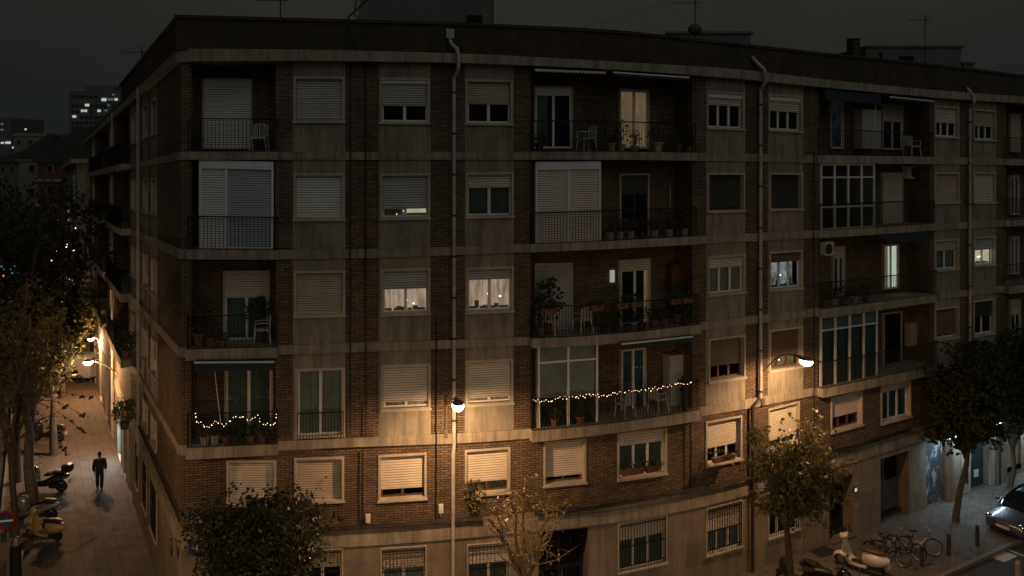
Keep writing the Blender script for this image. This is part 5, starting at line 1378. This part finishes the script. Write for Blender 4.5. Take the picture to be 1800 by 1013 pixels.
place(person('man in dark jacket and jeans walking away up the pavement',lean=0),G(175,861),math.radians(20),0,.97)
place(person('distant stooping person crossing the pavement below the side street lamp',lean=.25,step=.25),G(154,672),math.radians(60),0,.95)
# ------------------------------------------------------------ trees
def grow(base,fork,crown,rad,label,name='tree',lm='leaf',bm='bark',nl=7,sub=16,leaves_per=16,lsz=.11,r0=.09,bare=.0,seed=1,twig=.012,shell=.35,hang=0.,lean=0):
    random.seed(seed); base=Vector(base); fork=Vector(fork); crown=Vector(crown)
    t=thing(name,label,'tree',tuple(base)); mb=MB(); lv=MB()
    mid=(base+fork)/2+Vector((ru(-.08,.08),ru(-.08,.08),0)); mb.tube([base-Vector((0,0,.1)),base+Vector((0,0,.15)),mid,fork],[r0*1.35,r0*1.1,r0*.9,r0*.78],9)
    def tgt(lo=.35):
        while True:
            d=Vector((random.gauss(0,1),random.gauss(0,1),random.gauss(0,1)))
            if d.length>.01: break
        d.normalize(); k=lo+(1-lo)*R()**.6; lump=1+.26*math.sin(d.x*5+seed)*math.cos(d.z*4)+.24*math.sin(d.y*6+d.z*5+seed*2)-.12
        return crown+Vector((d.x*rad[0],d.y*rad[1],d.z*rad[2]))*k*lump
    limbs=[]
    for i in range(nl):
        a=2*PI*i/nl+ru(-.4,.4); zt=ru(-.15,.75); e=crown+Vector((math.cos(a)*rad[0]*.62,math.sin(a)*rad[1]*.62,rad[2]*zt))
        if i==0: e=crown+Vector((0,0,rad[2]*.8))
        P=[]; 
        for k in range(7):
            s=k/6; q=fork.lerp(e,s)+Vector((0,0,math.sin(s*PI)*rad[2]*.12)); q+=Vector((ru(-1,1),ru(-1,1),ru(-.6,.6)))*.06*rad[0]*(0<k<6); P.append(q)
        rr=[r0*.55*(1-.75*k/6)+.006 for k in range(7)]; mb.tube(P,rr,6); limbs.append((P,rr))
    pts=[]
    for P,rr in limbs:
        for j in range(sub):
            k=random.randint(1,6); s=P[k]; best=min((tgt() for _ in range(5)),key=lambda q:(q-s).length*(1 if (q-crown).length>(s-crown).length*.8 else 1.6))
            m=s.lerp(best,.5)+Vector((ru(-1,1),ru(-1,1),ru(-.5,1)))*.12*(best-s).length
            Q=[s,s.lerp(m,.6),m,m.lerp(best,.55),best]; mb.tube(Q,[min(rr[k]*.6,twig*2.2),twig*1.3,twig,twig*.7,.003],4,cap=False); pts.append(Q)
            for _ in range(2):
                a_=Q[random.randint(1,3)]; b_=a_+Vector((ru(-1,1),ru(-1,1),ru(-.8,1)))*rad[0]*.3; mb.tube([a_,(a_+b_)/2+Vector((0,0,.03)),b_],[twig*.7,twig*.5,.002],3,cap=False); pts.append([a_,(a_+b_)/2,b_])
    for Q in pts:
        if R()<bare: continue
        n=int(leaves_per*ru(.4,1.5))
        for _ in range(n):
            i=random.randint(0,len(Q)-2) if R()<.6 else len(Q)-2; q=Q[i].lerp(Q[i+1],R()); d=Vector((ru(-1,1),ru(-1,1),ru(-1,.8)-hang))
            q=q+d*lsz*ru(.2,shell/lsz*.5 if shell else 1); lv.leaf(q,d,lsz*ru(.55,1.3))
    mb.build('trunk',bm,t,smooth=True); lv.build('crown',lm,t)
    return t
def XYZ(x,y,D): return Vector(((x-900)/F*D,D,H+(YH-y)/F*D))
# front row
c=XYZ(452,945,22.5); grow((c.x+.2,c.y,0),(c.x+.15,c.y,c.z-1.9),c+Vector((0,0,-.3)),(2.3,1.5,1.5),'dense dark leafy tree rising in front of the plinth at the left','tree','leaf_d',nl=9,sub=28,leaves_per=24,lsz=.11,seed=3,r0=.08)
c=XYZ(925,915,23.5); b=XYZ(925,1013,23.5); grow((b.x-.1,23.5,0),(b.x-.05,23.5,b.z-.2),c+Vector((0,0,.1)),(1.75,1.3,1.4),'sparse almost bare tree with yellow leaves before the dark entrance','tree','leaf_y','bark_p',nl=7,sub=9,leaves_per=5,lsz=.10,bare=.42,seed=14,r0=.085,twig=.013)
bb=G(1372,1030); c=XYZ(1402,832,27.4); f=XYZ(1383,930,27.4); grow((bb.x,27.4,0),f,c,(2.2,1.6,1.75),'round leafy tree lit by the lamp, its crown covering a window','tree','leaf_m',nl=9,sub=17,leaves_per=14,lsz=.13,bare=.08,seed=8,r0=.12)
p=G(1680,915); c=XYZ(1705,690,p.y-.3); f=XYZ(1700,812,p.y); grow(p,f,c,(2.0,1.8,2.3),'dark tree in front of the graffiti roller shutter','tree','leaf_bg',nl=8,sub=24,leaves_per=20,lsz=.17,seed=21,r0=.13)
p=G(1776,858); c=XYZ(1785,670,p.y); f=XYZ(1780,790,p.y); grow(p,f,c,(2.6,2,2.5),'dark tree behind the parked car at the right edge','tree','leaf_bg',nl=8,sub=22,leaves_per=18,lsz=.18,seed=22,r0=.12)
# side street trees
p=G(58,882); f=XYZ(52,760,p.y+.3); c=XYZ(48,600,p.y+1.5)
grow(p,f,c,(2.6,2.6,3.6),'tall plane tree with a thick pale trunk beside the black scooter','tree','leaf_y','bark_p',nl=8,sub=20,leaves_per=12,lsz=.16,seed=31,r0=.24,bare=.5)  # bright yellow leaf colour stands in for golden lamplight on this crown
p=G(29,972); f=XYZ(20,822,p.y); c=XYZ(40,640,p.y+.2)
grow(p,f,c,(2.2,1.6,2.6),'thin dark forked tree in the foreground behind the no-parking sign','tree','leaf_bg','bark',nl=6,sub=9,leaves_per=4,lsz=.14,seed=33,r0=.13,bare=.5)
# overhanging twig
random.seed(5); t=thing('tree_branch','slender leafy branch hanging over the pavement in front of the walking man','branch',tuple(XYZ(60,720,31.6))); mb=MB(); lv=MB()
for e in ((165,700),(150,760),(120,800),(140,650),(158,735)):
    a=XYZ(40,700,31.6); b_=XYZ(*e,31.4); m_=a.lerp(b_,.5)+Vector((0,0,.25)); Q=[a,m_,m_.lerp(b_,.6),b_]; mb.tube(Q,[.02,.012,.008,.003],4)
    for _ in range(16):
        i=random.choice((1,2,2)); q=Q[i].lerp(Q[i+1] if i<3 else Q[3],R()); lv.leaf(q,(ru(-1,1),ru(-1,1),ru(-1.4,.2)),.14*ru(.6,1.2),w=.5)
mb.build('twig','bark',t); lv.build('leaves','leaf_bg',t)
for i,(x,y,D,r,sd) in enumerate(((95,470,44,(3.0,3,5.4),41),(30,500,40,(2.8,3,5.2),42),(110,560,56,(3.0,3,4.6),43),(60,560,68,(4.6,4,5),44),(0,440,62,(5,4,6),45))):
    c=XYZ(x,y,D); z0=gz(c.x,c.y)
    grow((c.x,D,z0),(c.x,D,z0+2.8),c,r,['tall dark tree on the left reaching up to the red brown house','dark tree at the left edge above the thick pale trunk','dark tree beside the far lamp of the side street','wide dark tree far down the side street','large dark tree at the left edge far behind'][i],'tree','leaf_bg' if i!=2 else 'leaf_m','bark',nl=8,sub=17,leaves_per=13,lsz=.26 if i<3 else .34,seed=sd,r0=.2,shell=.8,bare=.22)
# ------------------------------------------------------------ buildings beyond
def boxbuilding(name,label,x0,x1,ytop,D,depth,wallm,wins,roof=None,roofm='pipe_dark',ybot=None,band=None):
    X0,X1=(x0-900)/F*D,(x1-900)/F*D; z1=H+(YH-ytop)/F*D; z0=-8
    t=thing(name,label,'building',((X0+X1)/2,D,0)); m=MB(); m.box(X0,X1,D,D+depth,z0,z1); m.build('wall',wallm,t)
    for g in wins:
        (a,b,c,d,mt)=g; a_,b_=(a-900)/F*D,(b-900)/F*D; zt,zb=H+(YH-c)/F*D,H+(YH-d)/F*D
        m=MB(); m.box(a_,b_,D-.06*D/60,D-.002,zb,zt); w_=m.build('window','panel' if mt in ('dark',) else mt,t)
        if mt=='dark': m=MB(); q=(b_-a_)*.14; m.box(a_+q,b_-q,D-.08*D/60,D-.07*D/60,zb+q,zt-q); m.build('pane','dark',w_)
    if band:
        for y in band: z=H+(YH-y)/F*D; m=MB(); m.box(X0-.2,X1+.2,D-.25,D+.1,z-.35,z); m.build('cornice','band',t)
    if roof:
        m=MB(); e=.6; zr=z1+roof; m.face([(X0-e,D-e,z1),(X1+e,D-e,z1),(X1-(X1-X0)*.25,D+depth/2,zr),(X0+(X1-X0)*.25,D+depth/2,zr)]); m.face([(X1+e,D-e,z1),(X1+e,D+depth,z1),(X1-(X1-X0)*.25,D+depth/2,zr)]); m.face([(X0-e,D-e,z1),(X0+(X1-X0)*.25,D+depth/2,zr),(X0-e,D+depth,z1)][::1])
        m.face([(X0-e,D+depth,z1),(X0+(X1-X0)*.25,D+depth/2,zr),(X1-(X1-X0)*.25,D+depth/2,zr),(X1+e,D+depth,z1)]); m.build('roof',roofm,t)
    return t
M['far_grey']=stained('far_concrete',(.16,.17,.16),amt=.2); M['far_cream']=stained('far_render',(.24,.23,.20),amt=.3); M['far_red']=stained('far_red_render',(.17,.055,.035),amt=.3)
M['win_w']=emis('far_window_white',(.9,1.,.95),.5); M['win_p']=emis('far_window_pink',(1.,.75,.7),.6); M['win_g']=emis('far_window_teal',(.25,.5,.42),.22); M['win_d']=emis('far_window_dim',(.5,.62,.6),.15); M['far_dark']=simple('far_dark_window',(.03,.035,.035),.5)
fl=[]
for (a,b,c,d,mt) in ((179,187,173,178,'win_w'),(190,194,173,177,'win_d'),(195,199,173,177,'win_d'),(202,207,173,177,'win_w'),(150,157,183,187,'win_p'),(143,147,193,197,'win_w'),(149,153,193,197,'win_w'),(172,177,193,197,'win_w'),(184,189,193,196,'win_d'),(128,134,203,207,'win_w'),(190,193,184,187,'win_g'),(150,158,227,230,'win_d'),(198,201,165,168,'win_g')): fl.append((a,b,c,d,mt))
for yy in (168,174,184,194,204,214,222):
    for xx in range(126,214,8):
        if not any(abs(a-xx)<7 and abs(c-yy)<8 for a,b,c,d,_ in fl): fl.append((xx,xx+5,yy,yy+4,'far_dark'))
t=boxbuilding('tower_block','tall concrete tower block with a few lit windows in the distance',121,216,160,300,25,'far_grey',fl)
D=305; m=MB(); m.box((150-900)/F*D,(200-900)/F*D,D,D+10,30,H+(YH-151)/F*D); m.build('roof_house','far_grey',t)
t=boxbuilding('apartment_tower','small far tower with teal lit windows at the left edge',-8,19,207,280,20,'far_grey',[(2,6,217,220,'win_g'),(2,6,227,230,'win_d'),(2,7,250,253,'win_w'),(10,19,249,253,'win_w'),(22,26,258,261,'win_w')])
t=boxbuilding('apartment_house','pale flat-roofed house with an antenna behind the red brown house',24,82,234,170,15,'far_cream',[(44,47,226,229,'win_w'),(30,38,246,254,'dark'),(50,58,246,254,'dark'),(66,74,246,254,'dark')],band=[236])
t=boxbuilding('apartment_house','dark low house at the left edge below the far tower',-30,36,285,120,14,'far_grey',[(2,10,292,302,'dark'),(18,26,292,302,'dark')],roof=1.6)
t=boxbuilding('apartment_house','narrow white gabled house left of the red brown house',33,66,277,112,12,'far_cream',[(50,63,289,304,'dark'),(50,63,330,348,'dark')],roof=3.2,band=[278])
t=boxbuilding('apartment_house','red brown house with pale cornices and dark tiled roof behind the trees',66,150,285,105,14,'far_red',[(82,95,290,303,'dark'),(128,142,290,303,'dark'),(124,144,323,345,'dark'),(82,97,325,345,'dark'),(124,142,365,390,'dark')],roof=4.5,band=[283,315,358])
# next house down the side street
t=thing('apartment_house','narrow cream house adjoining the side street front, warmly lit at its foot','building',(-31,70,0))
def sp(D,o,z):
    d=Vector((-.56,1,0)).normalized(); n=Vector((-1,-.56,0)).normalized(); x=wallx(D); return Vector((x+n.x*o,D+n.y*o,z))
m=MB(); z1=H+(YH-287)/F*66
for a,b in ((66.2,92),): m.hexa([sp(a,.9,-4),sp(b,.9,-4),sp(b,-9,-4),sp(a,-9,-4),sp(a,.9,z1),sp(b,.9,z1-.9),sp(b,-9,z1-.9),sp(a,-9,z1)])
m.build('wall','panel',t)
m=MB(); m.hexa([sp(66.0,1.3,z1),sp(92.2,1.3,z1-.9),sp(92.2,-9,z1-.9),sp(66.0,-9,z1),sp(66.0,1.3,z1+.35),sp(92.2,1.3,z1-.5),sp(92.2,-9,z1-.5),sp(66.0,-9,z1+.35)]); m.build('cornice','band',t)
for k in range(4):
    for D0 in (69,74,80,86):
        z=z1-2.9-3.1*k; m=MB(); m.hexa([sp(D0,1.0,z),sp(D0+1.6,1.0,z),sp(D0+1.6,.89,z),sp(D0,.89,z),sp(D0,1.0,z+1.9),sp(D0+1.6,1.0,z+1.9),sp(D0+1.6,.89,z+1.9),sp(D0,.89,z+1.9)]); m.build('window',random.choice(['curt_g','curt_g','shut','lit_warm']),t)
    z=z1-3.3-3.1*k; m=MB(); m.hexa([sp(72.5,1.8,z),sp(78,1.8,z),sp(78,.9,z),sp(72.5,.9,z),sp(72.5,1.8,z+.15),sp(78,1.8,z+.15),sp(78,.9,z+.15),sp(72.5,.9,z+.15)])
    for j in range(28):
        a=sp(72.5+j*.2,1.78,z+.15); m.tube([a,a+Vector((0,0,.9))],.02,4)
    m.tube([sp(72.5,1.78,z+1.05),sp(78,1.78,z+1.05)],.03,4); m.build('balcony','black',t)
# far end of the street: pale front with small lights
t=boxbuilding('apartment_house','distant pale street front closing the side street behind the trees',-60,150,400,150,10,'far_cream',[(a,a+6,c,c+8,'dark') for a in range(-20,140,16) for c in (420,450,480)])
def speck(x,y,D,r,mt,label,cat='light',name='far_light'):
    c=XYZ(x,y,D); m=MB(); m.ball(c,r,8); return m.build(name,mt,None,smooth=True,label=label,cat=cat,group=None)
M['sp_b']=emis('far_sign_blue',(.1,.4,.6),.5); M['sp_r']=emis('far_sign_red',(.9,.15,.1),1.0); M['sp_w']=emis('far_lamp_warm',(1.,.8,.6),5.)
speck(123,497,58,.25,'sp_w','bright far street light glowing through the trees above the lit lamp')
random.seed(9); a=thing('far_traffic_lights','cluster of tiny coloured lights of shops and cars seen through the dark trees','lights',tuple(XYZ(40,480,80)))
m=MB()
for _ in range(26):
    c=XYZ(ru(85,140),ru(400,600),58.); m.ball(c,ru(.02,.06),5)
m.build('warm_lights','sp_w',a); m=MB()
for _ in range(6): c=XYZ(ru(0,32),ru(452,500),38.); m.ball(c,ru(.015,.045),5)
m.build('blue_lights','sp_b',a); m=MB(); m.ball(XYZ(6,485,38),.05,6); m.build('red_light','sp_r',a)
# ------------------------------------------------------------ on the roof
def roofbox(x0,x1,yt,yb,D,dep,mat,name,label,cat,slant=0,win=None):
    X0,X1=(x0-900)/F*D,(x1-900)/F*D; z1=H+(YH-yt)/F*D; z0=H+(YH-yb)/F*D-1.2
    t=thing(name,label,cat,((X0+X1)/2,D,z0)); m=MB(); s=slant; m.hexa([(X0-s,D,z0),(X1,D,z0),(X1,D+dep,z0),(X0-s,D+dep,z0),(X0,D,z1),(X1,D,z1),(X1,D+dep,z1),(X0,D+dep,z1)]); m.build('wall',mat,t)
    m=MB(); m.box(X0-.08,X1+.08,D-.08,D+dep,z1,z1+.1); m.build('roof_slab','far_grey',t)
    if win:
        for a,b,c,d in win: m=MB(); m.box((a-900)/F*D,(b-900)/F*D,D-.03,D-.002,H+(YH-d)/F*D,H+(YH-c)/F*D); m.build('window','dark',t)
    return t
roofbox(640,862,-60,50,31,6,'far_grey','roof_house','large dark rooftop house with a small black window above the front',"rooftop house",slant=.4,win=[(820,848,27,48)])
roofbox(1176,1320,60,84,36,5,'far_grey','roof_house','low pale rooftop box right of the middle antenna','rooftop house')
roofbox(1522,1690,84,130,44,6,'far_grey','roof_house','grey rooftop house with a hatch below the right antenna','rooftop house',win=[(1545,1551,92,108),(1580,1606,99,118)])
roofbox(1693,1712,112,132,44,2,'far_grey','chimney','small square chimney right of the grey rooftop house','chimney')
p=XYZ(1500,105,37); t=thing('chimney','round metal chimney pot with ribbed cap on the right part of the roof','chimney',tuple(p-Vector((0,0,1.2)))); m=MB(); m.lathe(p-Vector((0,0,1.2)),[(.3,0),(.3,1.3)],14); m.build('stack','far_grey',t); m=MB()
m.lathe(p,[(.27,.1),(.27,.9)],14); 
for k in range(4): m.torus(p+Vector((0,0,.25+.2*k)),(0,0,1),.27,.03,16,4)
m.build('cowl','pipe_dark',t)
def antenna(x,yb,yt,D,label,dish=False,yagi=1):
    a,b=XYZ(x,yb,D),XYZ(x,yt,D); t=thing('antenna',label,'antenna',tuple(a)); m=MB(); m.tube([a-Vector((0,0,1)),b],.022,6); m.build('mast','pipe_dark',t)
    m=MB()
    if yagi:
        L=.9; z=b-Vector((0,0,.25)); m.tube([z-Vector((L*.9,0,0)),z+Vector((L*.3,0,0))],.012,4)
        for k in range(9): q=z+Vector((-L*.9+L*1.2*k/8,0,0)); m.tube([q-Vector((0,.16,.05)),q+Vector((0,.16,.05))],.006,4)
        m.tube([z+Vector((.2,-.1,.25)),z,z+Vector((.2,.1,-.25))],.01,4)
    m.build('aerial','pipe_dark',t)
    if dish: m=MB(); m.ball(XYZ(x-.5,yb-18,D),.28,8,sc=(1,.5,.8)); m.build('dish','pipe_dark',t)
antenna(493,36,-12,28,'thin rooftop antenna above the second window column at the left')
antenna(1222,70,-6,33,'rooftop antenna mast rising beside the low pale rooftop box',dish=True)
antenna(1626,110,26,42,'rooftop antenna with yagi aerial above the grey rooftop house')
antenna(249,104,82,36,'tiny antenna over the side street roof edge')
antenna(81,240,190,168,'thin mast on the pale flat-roofed house in the distance',yagi=0)
antenna(130,250,222,104,'small chimney-like mast on the red brown house',yagi=0)
wtube(FRONT,[(614,60,.12),(612,30,0.05),(622,22,-.1),(640,5,-.4),(655,-10,-.6)],.03,'roof_cable','cable','black cable looping up over the parapet left of the rooftop house','cable')
wtube(FRONT,[(637,52,.12),(633,38,0.05),(622,24,-.1),(628,-8,-.2)],.022,'roof_cable','cable','second black cable over the parapet, rising straight past the rooftop house','cable')
for i,(a,b) in enumerate((((1010,50),(1240,-30)),((1130,-20),(1330,90)))):
    A=XYZ(*a,40); Bq=XYZ(*b,40); m=MB(); m.tube([A.lerp(Bq,k/8)-Vector((0,0,.3*math.sin(k/8*PI))) for k in range(9)],.006,4); m.build('overhead_wire','cable',None,label=['thin overhead wire in the sky sloping up to the right','thin overhead wire in the sky sloping down to the right'][i],cat='wire')
# unseen lamp post added outside the left edge to light the corner
base=Vector((-15.6,19.5,0)); hd=base+Vector((1.0,1.2,8.2)); lamp(FRONT,base+Vector((0,0,.1)),[base,base+Vector((0,0,7)),base+Vector((.2,.2,7.9)),base+Vector((.7,.6,8.25)),hd+Vector((0,0,.06))],hd,Vector((.74,.68,0)),'unseen lamp added on a tall kerb-side post to light the corner of the pavement','L4',900,spot=(-.1,.7,-1))
for i,(x_,y_,pw) in enumerate(((-4.,10.5,800),(8.,8.5,1200))):  # fill lamps added out of view to brighten the lower storeys
    base=Vector((x_,y_,0)); hd=base+Vector((-.3,1.2,7.2)); lamp(FRONT,base+Vector((0,0,.1)),[base,base+Vector((0,0,6.2)),base+Vector((0,.2,6.9)),base+Vector((-.15,.6,7.2)),hd+Vector((0,0,.06))],hd,Vector((-.2,.97,0)),('unseen fill lamp added on the near kerb facing the dark leafy bush tree','unseen fill lamp added on the near kerb facing the leafy tree by the lamp','unseen fill lamp added on the near kerb facing the parked car')[i],'L%d'%i,pw,spot=(.1,1.,-1.75))
#
# ------------------------------------------------------------ light, sky, camera
for o in list(bpy.data.objects):
    if '_o' in o: del o['_o']
w=bpy.data.worlds.new('World'); scene.world=w; w.use_nodes=True; nt=w.node_tree; bg=nt.nodes['Background']
tc=nt.nodes.new('ShaderNodeTexCoord'); sep=nt.nodes.new('ShaderNodeSeparateXYZ'); nt.links.new(tc.outputs['Generated'],sep.inputs[0])
nz=nt.nodes.new('ShaderNodeTexNoise'); nz.inputs['Scale'].default_value=1.6; nz.inputs['Detail'].default_value=3; nt.links.new(tc.outputs['Generated'],nz.inputs[0])
r1=nt.nodes.new('ShaderNodeValToRGB'); e=r1.color_ramp.elements; e[0].position=0.0; e[0].color=(.0085,.0098,.0105,1); e[1].position=.16; e[1].color=(.0148,.0148,.0128,1)
nt.links.new(sep.outputs[2],r1.inputs[0])
r2=nt.nodes.new('ShaderNodeValToRGB'); r2.color_ramp.elements[0].position=.4; r2.color_ramp.elements[0].color=(.75,.82,.86,1); r2.color_ramp.elements[1].position=.65; r2.color_ramp.elements[1].color=(1.35,1.22,1.12,1); nt.links.new(nz.outputs[0],r2.inputs[0])
mm=nt.nodes.new('ShaderNodeMix'); mm.data_type='RGBA'; mm.blend_type='MULTIPLY'; mm.inputs[0].default_value=1; nt.links.new(r1.outputs[0],mm.inputs[6]); nt.links.new(r2.outputs[0],mm.inputs[7])
nt.links.new(mm.outputs[2],bg.inputs[0]); bg.inputs[1].default_value=1.35
s=bpy.data.lights.new('sky_glow_sun','SUN'); s.energy=.20; s.angle=math.radians(70); s.color=(1.,1.,.93); so=bpy.data.objects.new('sky_glow_sun',s); COL.objects.link(so); so.rotation_euler=(math.radians(50),0,math.radians(24))
cam=bpy.data.cameras.new('camera'); co=bpy.data.objects.new('camera',cam); COL.objects.link(co); co.location=(0,0,H); co.rotation_euler=(PI/2,0,0)
cam.sensor_width=36; cam.lens=36*F/1800; cam.shift_y=-(506.5-YH)/1800; cam.clip_end=2000; cam.clip_start=.1; scene.camera=co
scene.view_settings.view_transform='Standard'; scene.view_settings.look='None'; scene.view_settings.exposure=0; scene.view_settings.gamma=1
try:
    scene.cycles.use_denoising=True; scene.cycles.max_bounces=6; scene.cycles.transparent_max_bounces=12; scene.cycles.sample_clamp_indirect=2; scene.cycles.use_light_tree=True
except Exception: pass
